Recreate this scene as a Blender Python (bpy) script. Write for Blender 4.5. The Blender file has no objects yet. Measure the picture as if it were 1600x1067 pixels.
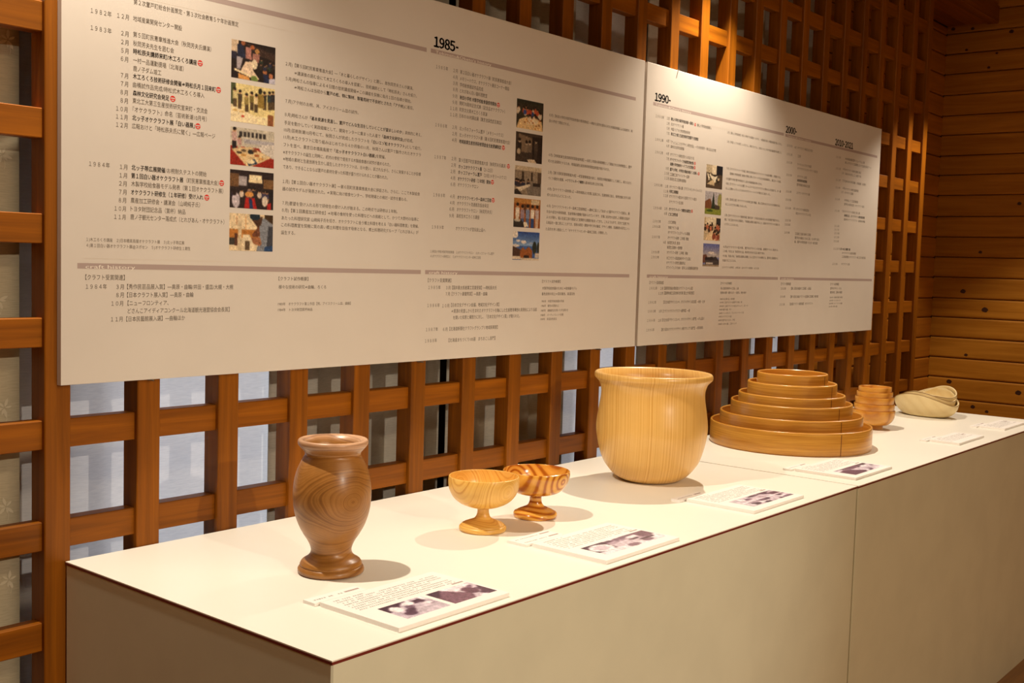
import bpy, bmesh, math, random, re
import numpy as np
from mathutils import Vector, Matrix

random.seed(7)
S = bpy.context.scene
COL = S.collection

# ---------------------------------------------------------------- camera
ZO = 0.61                                   # floor is z = 0, plinth tops at 0.749
cam_d = bpy.data.cameras.new('camera')
cam = bpy.data.objects.new('camera', cam_d)
COL.objects.link(cam)
ya, pi_, ro = 0.691822144, -0.0697368504, 0.0295662348
fwd = Vector((math.cos(pi_) * math.cos(ya), math.cos(pi_) * math.sin(ya), math.sin(pi_)))
rgt0 = Vector((math.sin(ya), -math.cos(ya), 0))
up0 = rgt0.cross(fwd)
rgt = rgt0 * math.cos(ro) + up0 * math.sin(ro)
upv = up0 * math.cos(ro) - rgt0 * math.sin(ro)
m = Matrix((rgt, upv, -fwd)).transposed().to_4x4()
m.translation = Vector((-0.848587, -1.544352, 0.599324 + ZO))
cam.matrix_world = m
cam_d.sensor_width = 36.0
cam_d.lens = 1747.75 * 36.0 / 1600.0
cam_d.clip_start = 0.02
S.camera = cam

# ---------------------------------------------------------------- world, lamps, exposure
S.view_settings.view_transform = 'Standard'
S.view_settings.look = 'None'
S.view_settings.gamma = 1.0
S.view_settings.use_curve_mapping = False
S.view_settings.exposure = 0.0
W = bpy.data.worlds.new('world')
S.world = W
W.use_nodes = True
W.node_tree.nodes['Background'].inputs[0].default_value = (0.95, 0.96, 1.0, 1)
W.node_tree.nodes['Background'].inputs[1].default_value = 1.75

def spot(name, loc, target, power, color, cone, blend, radius):
    d = bpy.data.lights.new(name, 'SPOT')
    d.energy = power; d.color = color
    d.spot_size = math.radians(cone); d.spot_blend = blend
    d.shadow_soft_size = radius
    o = bpy.data.objects.new(name, d); COL.objects.link(o)
    o.location = loc
    o.rotation_euler = (Vector(target) - Vector(loc)).to_track_quat('-Z', 'Y').to_euler()
    return o
WARM = (1.0, 0.86, 0.685)
spot('downlight_vase', (-0.05, -0.105, 2.12), (-0.02, -0.74, 0.749), 76, WARM, 116, 0.5, 0.010)
spot('downlight_tub', (1.78, -0.105, 2.12), (1.78, -0.78, 0.749), 74, WARM, 116, 0.5, 0.010)
spot('downlight_corner', (3.45, -0.32, 2.14), (3.28, -0.58, 0.749), 50, WARM, 108, 0.35, 0.010)
spot('track_spot_front', (-0.50, -4.90, 2.38), (0.46, 0.0, 0.62), 270, WARM, 28, 0.85, 0.035)
def area(name, loc, size, power, color):
    d = bpy.data.lights.new(name, 'AREA'); d.energy = power; d.color = color
    d.shape = 'RECTANGLE'; d.size = size[0]; d.size_y = size[1]
    o = bpy.data.objects.new(name, d); COL.objects.link(o); o.location = loc
    return o
area('room_fill', (0.6, -3.2, 2.70), (2.4, 0.5), 58, (1.0, 0.78, 0.52))  # unseen area light, added as dim fill for the room and plinth fronts

# ---------------------------------------------------------------- helpers
def lin(r, g, b):
    f = lambda c: (c / 255 / 12.92) if c / 255 <= 0.04045 else ((c / 255 + 0.055) / 1.055) ** 2.4
    return (f(r), f(g), f(b), 1)

def link(o, parent=None):
    COL.objects.link(o)
    if parent is not None:
        o.parent = parent
    return o

def obj(name, verts, faces, mat, parent=None, smooth=False, loc=(0, 0, 0)):
    me = bpy.data.meshes.new(name)
    me.from_pydata([tuple(v) for v in verts], [], faces)
    if smooth:
        me.polygons.foreach_set('use_smooth', [True] * len(me.polygons))
    if mat is not None:
        me.materials.append(mat)
    me.update()
    o = bpy.data.objects.new(name, me)
    o.location = loc
    return link(o, parent)

def dup(o, parent, loc):
    c = o.copy(); c.location = loc
    return link(c, parent)

def empty(name, loc=(0, 0, 0)):
    o = bpy.data.objects.new(name, None); o.location = loc
    o.empty_display_size = 0.05
    return link(o)

def tag(o, label, cat, group=None):
    o['label'] = label; o['category'] = cat
    if group: o['group'] = group
    return o

def struct(o, label=None):
    o['kind'] = 'structure'
    if label: o['label'] = label
    return o

def box(x0, x1, y0, y1, z0, z1):
    v = [(x0, y0, z0), (x1, y0, z0), (x1, y1, z0), (x0, y1, z0), (x0, y0, z1), (x1, y0, z1), (x1, y1, z1), (x0, y1, z1)]
    f = [(0, 3, 2, 1), (4, 5, 6, 7), (0, 1, 5, 4), (1, 2, 6, 5), (2, 3, 7, 6), (3, 0, 4, 7)]
    return v, f

def boxes(lst):
    V, Fc = [], []
    for b in lst:
        v, f = box(*b); n = len(V)
        V += v; Fc += [tuple(i + n for i in q) for q in f]
    return V, Fc

def prism(axis, a0, a1, u0, u1, w0, w1, ch):
    """box with chamfered long edges; axis 'x' or 'z' or 'y' is the long one"""
    sec = [(u0 + ch, w0), (u1 - ch, w0), (u1, w0 + ch), (u1, w1 - ch), (u1 - ch, w1), (u0 + ch, w1), (u0, w1 - ch), (u0, w0 + ch)]
    P = {'x': lambda a, u, w: (a, u, w), 'z': lambda a, u, w: (u, w, a), 'y': lambda a, u, w: (u, a, w)}[axis]
    V = [P(a0, *s) for s in sec] + [P(a1, *s) for s in sec]
    F_ = [(i, (i + 1) % 8, 8 + (i + 1) % 8, 8 + i) for i in range(8)] + [tuple(range(7, -1, -1)), tuple(range(8, 16))]
    return V, F_

def fixn(o):
    bm = bmesh.new(); bm.from_mesh(o.data)
    bmesh.ops.recalc_face_normals(bm, faces=bm.faces)
    bm.to_mesh(o.data); bm.free()
    return o

def lathe(profile, n=72):
    V, F_ = [], []
    rings = []
    for r, z in profile:
        if r < 1e-6:
            rings.append([len(V)]); V.append((0, 0, z))
        else:
            rings.append(list(range(len(V), len(V) + n)))
            V += [(r * math.cos(2 * math.pi * i / n), r * math.sin(2 * math.pi * i / n), z) for i in range(n)]
    for a, b in zip(rings, rings[1:]):
        if len(a) == 1 and len(b) == 1: continue
        for i in range(n):
            j = (i + 1) % n
            if len(a) == 1: F_.append((a[0], b[j], b[i]))
            elif len(b) == 1: F_.append((a[i], a[j], b[0]))
            else: F_.append((a[i], a[j], b[j], b[i]))
    return V, F_

def smooth_profile(pts, sub=6):
    """Catmull-Rom through (r, z) points; a point given with a third item True is a sharp corner"""
    out = []
    P = [(p[0], p[1]) for p in pts]; sharp = [len(p) > 2 for p in pts]
    for i in range(len(P) - 1):
        p1, p2 = P[i], P[i + 1]
        p0 = P[i - 1] if i > 0 and not sharp[i] else p1
        p3 = P[i + 2] if i + 2 < len(P) and not sharp[i + 1] else p2
        for k in range(sub):
            t = k / sub
            q = [0.5 * ((2 * p1[c]) + (-p0[c] + p2[c]) * t + (2 * p0[c] - 5 * p1[c] + 4 * p2[c] - p3[c]) * t * t + (-p0[c] + 3 * p1[c] - 3 * p2[c] + p3[c]) * t ** 3) for c in (0, 1)]
            out.append((max(q[0], 0), q[1]))
    out.append(P[-1])
    return out

# ---------------------------------------------------------------- materials
def newmat(name):
    mt = bpy.data.materials.new(name); mt.use_nodes = True
    nt = mt.node_tree
    bs = nt.nodes['Principled BSDF']
    return mt, nt, bs

def N(nt, typ, **kw):
    n = nt.nodes.new(typ)
    for k, v in kw.items():
        setattr(n, k, v)
    return n

def setin(n, **kw):
    for k, v in kw.items():
        n.inputs[k.replace('_', ' ')].default_value = v
    return n

def ramp(nt, stops):
    r = N(nt, 'ShaderNodeValToRGB')
    els = r.color_ramp.elements
    while len(els) < len(stops): els.new(0.5)
    for e, (p, c) in zip(els, stops):
        e.position = p; e.color = c
    return r

def plain(name, col, rough=0.6, noise=0.0, nscale=20, bump=0.0, spec=0.5):
    mt, nt, bs = newmat(name)
    bs.inputs['Roughness'].default_value = rough
    bs.inputs['Specular IOR Level'].default_value = spec
    bs.inputs['Base Color'].default_value = col
    if noise or bump:
        tc = N(nt, 'ShaderNodeTexCoord'); nz = N(nt, 'ShaderNodeTexNoise')
        setin(nz, Scale=nscale, Detail=5.0)
        nt.links.new(tc.outputs['Object'], nz.inputs['Vector'])
        if noise:
            c2 = tuple(c * (1 - noise) for c in col[:3]) + (1,)
            r = ramp(nt, [(0.35, c2), (0.62, col)])
            nt.links.new(nz.outputs['Fac'], r.inputs['Fac'])
            nt.links.new(r.outputs['Color'], bs.inputs['Base Color'])
        if bump:
            b = N(nt, 'ShaderNodeBump'); setin(b, Strength=bump, Distance=0.002)
            nt.links.new(nz.outputs['Fac'], b.inputs['Height'])
            nt.links.new(b.outputs['Normal'], bs.inputs['Normal'])
    return mt

def grainwood(name, dark, light, stretch, rough=0.5, coat=0.0, vary=0.25, bump=0.15, extra=None):
    """sawn timber: streaks along one axis (the small entry of stretch), every piece with its own shift and tone"""
    mt, nt, bs = newmat(name)
    L = nt.links.new
    tc = N(nt, 'ShaderNodeTexCoord'); oi = N(nt, 'ShaderNodeObjectInfo')
    mul = N(nt, 'ShaderNodeVectorMath', operation='SCALE'); mul.inputs[0].default_value = (37.0, 23.0, 51.0)
    L(oi.outputs['Random'], mul.inputs['Scale'])
    add = N(nt, 'ShaderNodeVectorMath', operation='ADD')
    L(tc.outputs['Object'], add.inputs[0]); L(mul.outputs[0], add.inputs[1])
    mp = N(nt, 'ShaderNodeMapping'); mp.inputs['Scale'].default_value = stretch
    L(add.outputs[0], mp.inputs['Vector'])
    n1 = N(nt, 'ShaderNodeTexNoise'); setin(n1, Scale=1.0, Detail=6.0, Roughness=0.62, Distortion=0.6)
    L(mp.outputs[0], n1.inputs['Vector'])
    r = ramp(nt, [(0.30, dark), (0.52, tuple((a + b) / 2 for a, b in zip(dark, light))), (0.70, light)])
    L(n1.outputs['Fac'], r.inputs['Fac'])
    hs = N(nt, 'ShaderNodeHueSaturation')
    mr = N(nt, 'ShaderNodeMapRange'); setin(mr, To_Min=1 - vary, To_Max=1 + vary)
    L(oi.outputs['Random'], mr.inputs['Value']); L(mr.outputs[0], hs.inputs['Value'])
    L(r.outputs['Color'], hs.inputs['Color']); L(hs.outputs[0], bs.inputs['Base Color'])
    b = N(nt, 'ShaderNodeBump'); setin(b, Strength=bump, Distance=0.001)
    L(n1.outputs['Fac'], b.inputs['Height']); L(b.outputs['Normal'], bs.inputs['Normal'])
    setin(bs, Roughness=rough); bs.inputs['Coat Weight'].default_value = coat; bs.inputs['Coat Roughness'].default_value = 0.25
    return mt

def ringwood(name, stops, loc, rot, freq, dist=0.02, dscale=6.0, rough=0.35, coat=0.3, fibre=0.15, warp=(1, 1, 1), irregular=False, sap=None):
    """growth rings round a pith line (local z after the mapping)"""
    mt, nt, bs = newmat(name)
    L = nt.links.new
    tc = N(nt, 'ShaderNodeTexCoord')
    mp = N(nt, 'ShaderNodeMapping', vector_type='TEXTURE')
    mp.inputs['Location'].default_value = loc; mp.inputs['Rotation'].default_value = rot
    mp.inputs['Scale'].default_value = warp
    L(tc.outputs['Object'], mp.inputs['Vector'])
    nz = N(nt, 'ShaderNodeTexNoise'); setin(nz, Scale=dscale, Detail=2.0)
    L(mp.outputs[0], nz.inputs['Vector'])
    sx = N(nt, 'ShaderNodeSeparateXYZ'); L(mp.outputs[0], sx.inputs[0])
    cx = N(nt, 'ShaderNodeCombineXYZ'); L(sx.outputs[0], cx.inputs[0]); L(sx.outputs[1], cx.inputs[1])
    ln = N(nt, 'ShaderNodeVectorMath', operation='LENGTH'); L(cx.outputs[0], ln.inputs[0])
    ma = N(nt, 'ShaderNodeMath', operation='MULTIPLY_ADD'); ma.inputs[1].default_value = dist
    L(nz.outputs['Fac'], ma.inputs[0]); L(ln.outputs['Value'], ma.inputs[2])
    fm = N(nt, 'ShaderNodeMath', operation='MULTIPLY'); fm.inputs[1].default_value = freq
    L(ma.outputs[0], fm.inputs[0])
    fr = N(nt, 'ShaderNodeMath', operation='PINGPONG'); fr.inputs[1].default_value = 1.0
    L(fm.outputs[0], fr.inputs[0])
    r = ramp(nt, stops)
    if irregular:
        n0 = N(nt, 'ShaderNodeTexNoise', noise_dimensions='1D'); setin(n0, Scale=1.0, Detail=3.0, Roughness=0.6)
        L(fm.outputs[0], n0.inputs['W']); L(n0.outputs['Fac'], r.inputs['Fac'])
    else:
        L(fr.outputs[0], r.inputs['Fac'])
    n2 = N(nt, 'ShaderNodeTexNoise'); setin(n2, Scale=14.0, Detail=6.0, Roughness=0.7)
    L(mp.outputs[0], n2.inputs['Vector'])
    mr = N(nt, 'ShaderNodeMapRange'); setin(mr, From_Min=0.3, From_Max=0.7, To_Min=1 - fibre, To_Max=1 + fibre)
    L(n2.outputs['Fac'], mr.inputs['Value'])
    hs = N(nt, 'ShaderNodeHueSaturation'); L(mr.outputs[0], hs.inputs['Value']); L(r.outputs['Color'], hs.inputs['Color'])
    L(hs.outputs[0], bs.inputs['Base Color'])
    if sap:     # paler sapwood towards one end of the piece, its edge wavy
        so = N(nt, 'ShaderNodeSeparateXYZ'); L(tc.outputs['Object'], so.inputs[0])
        sm = N(nt, 'ShaderNodeMath', operation='MULTIPLY_ADD'); sm.inputs[1].default_value = sap[2]
        L(nz.outputs['Fac'], sm.inputs[0]); L(so.outputs[2], sm.inputs[2])
        sr = N(nt, 'ShaderNodeMapRange'); setin(sr, From_Min=sap[0], From_Max=sap[1]); L(sm.outputs[0], sr.inputs['Value'])
        mx = N(nt, 'ShaderNodeMix', data_type='RGBA'); L(sr.outputs[0], mx.inputs[0]); L(hs.outputs[0], mx.inputs[6])
        h2 = N(nt, 'ShaderNodeHueSaturation'); setin(h2, Saturation=.72, Value=1.6); L(hs.outputs[0], h2.inputs['Color']); L(h2.outputs[0], mx.inputs[7])
        L(mx.outputs[2], bs.inputs['Base Color'])
    setin(bs, Roughness=rough); bs.inputs['Coat Weight'].default_value = coat; bs.inputs['Coat Roughness'].default_value = 0.22
    return mt

M = {}
M['post'] = grainwood('lattice_wood_upright', lin(112, 61, 5), lin(152, 88, 10), (70, 70, 2.5), rough=0.45, coat=0.08, vary=0.14)
M['rail'] = grainwood('lattice_wood_rail', lin(114, 62, 5), lin(156, 90, 11), (2.5, 70, 70), rough=0.45, coat=0.08, vary=0.14)
M['plank_y'] = grainwood('pine_plank_side', lin(154, 96, 22), lin(188, 126, 40), (40, 2.2, 40), rough=0.45, coat=0.06, vary=0.10)
M['plank_x'] = grainwood('pine_plank_back', lin(150, 90, 20), lin(182, 114, 34), (2.2, 40, 40), rough=0.45, coat=0.06, vary=0.10)
for k_ in ('post', 'rail', 'plank_x', 'plank_y'):
    b_ = M[k_].node_tree.nodes['Principled BSDF']; b_.inputs['Specular IOR Level'].default_value = .22; b_.inputs['Coat Weight'].default_value = .02
M['groove'] = plain('groove_shadow_timber', lin(70, 38, 12), 0.8)
M['knot'] = plain('pine_knot', lin(62, 28, 10), 0.5, 0.4, 200)
M['floorwood'] = grainwood('floor_timber', lin(120, 82, 46), lin(160, 116, 70), (2, 30, 30), rough=0.4, vary=0.05)
M['ceil'] = plain('ceiling_paint', lin(205, 190, 165), 0.8, 0.05, 6)
M['roomwall'] = plain('room_wall_plaster', lin(190, 165, 130), 0.8, 0.06, 5)
M['plinth'] = plain('plinth_paint', lin(230, 230, 206), 0.55, 0.05, 9, 0.05)
M['plinthtop'] = plain('plinth_white_laminate', lin(246, 243, 232), 0.38, 0.02, 5)
M['edge'] = plain('plinth_edge_band', lin(120, 38, 28), 0.5)
M['board'] = plain('foam_board_white', lin(218, 210, 200), 0.7, 0.02, 12, spec=0.2)
M['ink'] = plain('black_ink', lin(84, 75, 64), 0.8, spec=0.08)
M['inkgrey'] = plain('grey_ink', lin(104, 94, 82), 0.8, spec=0.08)
M['inkbold'] = plain('bold_ink', lin(40, 36, 32), 0.8, spec=0.08)
M['inkblack'] = plain('heading_ink', lin(18, 16, 16), 0.8, spec=0.08)
M['bar'] = plain('mauve_grey_bar', lin(176, 158, 152), 0.8, spec=0.08)
M['white'] = plain('white_print', lin(240, 232, 222), 0.6)
M['red'] = plain('red_print', lin(224, 62, 54), 0.8, spec=0.08)
M['rule'] = plain('faint_rule', lin(219, 209, 196), 0.8, spec=0.1)
M['card'] = plain('white_card', lin(248, 244, 240), 0.5)
M['steel'] = plain('nail_steel', lin(120, 110, 96), 0.35)
M['steel'].node_tree.nodes['Principled BSDF'].inputs['Metallic'].default_value = 0.8

def print_mat():
    mt, nt, bs = newmat('photo_print')
    a = N(nt, 'ShaderNodeAttribute', attribute_name='Col')
    nt.links.new(a.outputs['Color'], bs.inputs['Base Color'])
    setin(bs, Roughness=0.45)
    return mt
M['print'] = print_mat()

def cloth(name, col, dark, thr, rough=0.9, band=0.25):
    """woven cloth; thr = share of light let through; slubs run sideways"""
    mt, nt, bs = newmat(name)
    L = nt.links.new
    tc = N(nt, 'ShaderNodeTexCoord')
    mp = N(nt, 'ShaderNodeMapping'); mp.inputs['Scale'].default_value = (60, 60, 900)
    L(tc.outputs['Object'], mp.inputs['Vector'])
    n1 = N(nt, 'ShaderNodeTexNoise'); setin(n1, Scale=1.0, Detail=4.0)
    L(mp.outputs[0], n1.inputs['Vector'])
    r = ramp(nt, [(0.3, dark), (0.62, col)]); L(n1.outputs['Fac'], r.inputs['Fac'])
    L(r.outputs['Color'], bs.inputs['Base Color'])
    setin(bs, Roughness=rough); bs.inputs['Specular IOR Level'].default_value = 0.1
    b = N(nt, 'ShaderNodeBump'); setin(b, Strength=0.3, Distance=0.001)
    L(n1.outputs['Fac'], b.inputs['Height']); L(b.outputs['Normal'], bs.inputs['Normal'])
    if thr > 0:
        tr = N(nt, 'ShaderNodeBsdfTranslucent'); L(r.outputs['Color'], tr.inputs['Color'])
        mx = N(nt, 'ShaderNodeMixShader'); mx.inputs[0].default_value = thr
        L(bs.outputs[0], mx.inputs[1]); L(tr.outputs[0], mx.inputs[2])
        L(mx.outputs[0], nt.nodes['Material Output'].inputs['Surface'])
    return mt
M['drape'] = cloth('drape_beige', lin(206, 194, 164), lin(190, 178, 148), 0.03)
M['lace'] = cloth('lace_white', lin(242, 242, 246), lin(228, 229, 235), 0.40)
M['thread'] = plain('embroidery_thread', lin(216, 205, 176), 0.7)
M['drape_grey'] = cloth('drape_grey', lin(196, 190, 178), lin(180, 174, 163), 0.03)

def pane_mat():
    mt, nt, bs = newmat('window_glass')
    tr = N(nt, 'ShaderNodeBsdfTransparent'); tr.inputs[0].default_value = (0.93, 0.94, 0.94, 1)
    gl = N(nt, 'ShaderNodeBsdfGlossy'); gl.inputs['Roughness'].default_value = 0.03
    mx = N(nt, 'ShaderNodeMixShader'); mx.inputs[0].default_value = 0.06
    nt.links.new(tr.outputs[0], mx.inputs[1]); nt.links.new(gl.outputs[0], mx.inputs[2])
    nt.links.new(mx.outputs[0], nt.nodes['Material Output'].inputs['Surface'])
    return mt
M['glass'] = pane_mat()

# ---------------------------------------------------------------- printing helpers
_tc = bpy.data.curves.new('lettering', 'FONT'); _tc.resolution_u = 2
_to = bpy.data.objects.new('lettering', _tc); COL.objects.link(_to)
def glyphs(s, bold):
    _tc.body = s; _tc.offset = 0.0
    dg = bpy.context.evaluated_depsgraph_get(); dg.update()
    me = bpy.data.meshes.new_from_object(_to.evaluated_get(dg))
    n = len(me.vertices)
    co = np.empty(n * 3, np.float32); me.vertices.foreach_get('co', co); co = co.reshape(-1, 3)
    fs = [tuple(p.vertices) for p in me.polygons]
    bpy.data.meshes.remove(me)
    if bold and n:
        sh = [(-bold, 0), (bold, 0), (0, bold * .6), (0, -bold * .6)]
        fs = [tuple(v + k * n for v in f) for k in range(4) for f in fs]
        co = np.concatenate([co + np.array((a, b, 0), np.float32) for a, b in sh])
    return co, fs

FW = str.maketrans('0123456789', '０１２３４５６７８９')
class Ink:
    """collects print as flat faces lying on a panel front (plane y = const)"""
    def __init__(self): self.V = []; self.F = []; self.B = None
    def line(self, x, z, w, h, s, heavy=0.020):
        cur = 0.0; parts = []
        for i, seg in enumerate(s.split('*')):
            if not seg: continue
            co, fs = glyphs(seg, heavy if i % 2 else 0.0)
            if len(co) == 0: cur += 0.5; continue
            parts.append((co[:, 0] + cur, co[:, 1], fs, i % 2 == 1)); cur = float(parts[-1][0].max()) + 0.08
        if not parts: return
        x0 = min(float(p[0].min()) for p in parts); k = w / max(cur - 0.08 - x0, 1e-6)
        for cx, cz, fs, bo in parts:
            T = self.B if (bo and self.B) else self
            n = len(T.V)
            T.V += [(x + (a - x0) * k, 0.0, z + (b - 0.36) * h) for a, b in zip(cx.tolist(), cz.tolist())]
            T.F += [tuple(i + n for i in f) for f in fs]
    def heading(self, x, z, w, h, s):
        cur = 0.0; got = []
        for ch in s:
            if ch == '-':
                got.append((np.array([.06, .36, .36, .06]) + cur, np.array([.26, .26, .40, .40]), [(0, 1, 2, 3)])); cur += .42; continue
            co, fs = glyphs(ch.translate(FW), .048)
            got.append((co[:, 0] - .49 + .30 + cur, co[:, 1], fs)); cur += .60
        k = w / (cur - .06)
        for cx, cz, fs in got:
            n = len(self.V)
            self.V += [(x + a * k, 0.0, z + (b - .36) * h) for a, b in zip(cx.tolist(), cz.tolist())]
            self.F += [tuple(i + n for i in f) for f in fs]
    def rect(self, x0, x1, z0, z1):
        n = len(self.V)
        self.V += [(x0, 0, z0), (x1, 0, z0), (x1, 0, z1), (x0, 0, z1)]; self.F.append((n, n + 1, n + 2, n + 3))
    def make(self, name, mat, parent, y):
        return obj(name, [(a, y, c) for a, b, c in self.V], self.F, mat, parent)

# raster painter for the printed photographs: colours go into a colour attribute of a fine grid
class Paint:
    def __init__(self, w, h, bg):
        self.w, self.h = w, h
        self.a = np.zeros((h, w, 3)) + np.array(bg, float)
        self.u, self.v = np.meshgrid((np.arange(w) + .5) / w, (np.arange(h) + .5) / h)
        self.rs = np.random.RandomState(len(str(bg)) * 7 + w + int(sum(bg)))
    def put(self, msk, c): self.a[msk] = c; return self
    def r(self, x0, y0, x1, y1, c): return self.put((self.u >= x0) & (self.u < x1) & (self.v >= y0) & (self.v < y1), c)
    def e(self, x, y, rx, ry, c): return self.put(((self.u - x) / rx) ** 2 + ((self.v - y) / ry) ** 2 < 1, c)
    def p(self, pts, c):
        inside = np.zeros(self.u.shape, bool); j = len(pts) - 1
        for i in range(len(pts)):
            xi, yi = pts[i]; xj, yj = pts[j]
            if yi != yj:
                cond = ((yi > self.v) != (yj > self.v)) & (self.u < (xj - xi) * (self.v - yi) / (yj - yi) + xi)
                inside ^= cond
            j = i
        return self.put(inside, c)
    def man(self, x, top, h, shirt, legs, hair=(30, 22, 18), w=0.05, skin=(196, 146, 104)):
        self.p([(x - w, top + .2 * h), (x + w, top + .2 * h), (x + w * .9, top + .6 * h), (x - w * .9, top + .6 * h)], shirt)
        self.r(x - w * .8, top + .58 * h, x + w * .8, top + h, legs)
        self.e(x, top + .12 * h, w * .62, .1 * h, skin); self.e(x, top + .07 * h, w * .66, .075 * h, hair)
        return self
    def crowd(self, n, x0, x1, y0, y1, cols, s=0.045):
        for _ in range(n):
            x = self.rs.uniform(x0, x1); y = self.rs.uniform(y0, y1); c = cols[self.rs.randint(len(cols))]
            self.e(x, y + s * 2.2, s * 1.2, s * 1.9, c); self.e(x, y, s * .75, s, (190, 138, 98)); self.e(x, y - s * .45, s * .8, s * .7, (26, 20, 18))
        return self
    def grain(self, amt=10):
        b = np.pad(self.a, ((1, 1), (1, 1), (0, 0)), 'edge'); k = 0
        for dy, dx, w in ((1, 1, .36), (0, 1, .12), (2, 1, .12), (1, 0, .12), (1, 2, .12), (0, 0, .04), (2, 2, .04), (0, 2, .04), (2, 0, .04)): k = k + w * b[dy:dy + self.h, dx:dx + self.w]
        cs = self.rs.normal(0, 1, (self.h // 3 + 1, self.w // 3 + 1)); cs = np.kron(cs, np.ones((3, 3)))[:self.h, :self.w]
        self.a = k * (1 + .05 * cs[..., None])
        self.a += self.rs.normal(0, amt, self.a.shape[:2])[..., None]; self.a = np.clip(self.a, 0, 255); return self

def photo_mesh(name, pt, corner, du, dv, parent):
    """grid of pt.w x pt.h quads from corner (top left) along du (to the right) and dv (downwards)"""
    w, h = pt.w, pt.h
    c, du, dv = np.array(corner), np.array(du), np.array(dv)
    jj, ii = np.meshgrid(np.arange(w + 1), np.arange(h + 1))
    co = c + jj[..., None] / w * du + ii[..., None] / h * dv
    idx = (ii * (w + 1) + jj)
    F_ = np.stack([idx[:-1, :-1], idx[1:, :-1], idx[1:, 1:], idx[:-1, 1:]], -1).reshape(-1, 4)
    o = obj(name, co.reshape(-1, 3).tolist(), [tuple(f) for f in F_.tolist()], M['print'], parent)
    s = np.clip(pt.a, 0, 255) / 255
    l = np.where(s <= 0.04045, s / 12.92, ((s + 0.055) / 1.055) ** 2.4)
    col = np.ones((w * h, 4, 4)); col[..., :3] = l.reshape(-1, 1, 3)
    at = o.data.color_attributes.new('Col', 'FLOAT_COLOR', 'CORNER')
    at.data.foreach_set('color', col.reshape(-1).astype(np.float32))
    return o

# ================================================================ the setting
XR, YB = 4.213, 0.210                       # right wall and back wall of the niche
XL, YF, ZC = -2.6, -5.2, 2.85
struct(obj('floor', *box(XL - .05, XR + .06, YF - .05, YB + .3, -0.05, 0.0), M['floorwood']))
struct(obj('ceiling', *box(XL - .05, XR + .06, YF - .05, YB + .3, ZC, ZC + .05), M['ceil']))
struct(obj('wall_left', *box(XL - .05, XL, YF, YB + .3, 0, ZC), M['roomwall']))
struct(obj('wall_front', *box(XL, XR + .06, YF - .05, YF, 0, ZC), M['roomwall']))

# right wall: horizontal pine planks with open joints
joints = [0.041, 0.13, 0.219, 0.308, 0.397, 0.486, 0.575, 0.665, 0.76, 0.848, 0.939, 1.028, 1.113, 1.206, 1.294, 1.383, 1.473, 1.566, 1.655, 1.74, 1.83, 1.915, 2.005, 2.096, 2.183, 2.271, 2.36, 2.45, 2.54, 2.63, 2.72, 2.81]
wr = struct(obj('wall_right', *box(XR + .012, XR + .06, YF, YB + .3, 0, ZC), M['groove']))
def plank_mesh(axis, length, h):
    # front face rounded over at both long edges; local origin at the middle of the back
    t, r = 0.012, 0.0035
    sec = [(0, -h / 2), (-t + r, -h / 2 + .0012), (-t + .0015, -h / 2 + r), (-t, -h / 2 + r * 2), (-t, h / 2 - r * 2), (-t + .0015, h / 2 - r), (-t + r, h / 2 - .0012), (0, h / 2)]
    n = len(sec)
    if axis == 'y':
        V = [(d, a, z) for a in (-length / 2, length / 2) for d, z in sec]
    else:
        V = [(a, d, z) for a in (-length / 2, length / 2) for d, z in sec]
    F_ = [(i, (i + 1) % n, n + (i + 1) % n, n + i) for i in range(n)] + [tuple(range(n - 1, -1, -1)), tuple(range(n, 2 * n))]
    return V, F_
struct(obj('baseboard_right', *prism('y', YF, YB - .001, XR - .004, XR + .012, .0005, .040, .002), M['plank_y']))
planks = []
for a, b in zip(joints, joints[1:]):
    hgt = b - a - .0015
    p = fixn(obj('plank', *plank_mesh('y', YB - YF, hgt), M['plank_y'], wr, loc=(XR + .012, (YB + YF) / 2, (a + b) / 2)))
    planks.append((a, b, p))
def knot(y, z, r=.011):
    for a, b, p in planks:
        if a <= z < b:
            n = 14
            V = [(0, 0, 0)] + [(0.0, r * 1.25 * (1 + .12 * math.sin(3 * i)) * math.cos(2 * math.pi * i / n), r * (1 + .1 * math.cos(2 * i)) * math.sin(2 * math.pi * i / n)) for i in range(n)]
            o = obj('knot', V, [(0, 1 + (i + 1) % n, 1 + i) for i in range(n)], M['knot'], p)
            o.location = (-.0123, y - (YB + YF) / 2, z - (a + b) / 2)
for y, z, r in ((.079, 1.145, .012), (-.018, 1.068, .014), (.015, 1.318, .008), (-.134, 1.527, .009), (.051, .866, .008), (.117, .742, .012), (-.176, .720, .013), (.009, .640, .010), (-.051, .625, .008), (-.060, 2.256, .010), (.102, 2.285, .008), (.185, 2.292, .009), (.123, 2.196, .007), (.025, 2.112, .007), (-.005, 2.170, .006), (-.42, 1.30, .011), (-.62, .98, .012), (-.55, 1.86, .01)):
    knot(y, z, r * .78)

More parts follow.
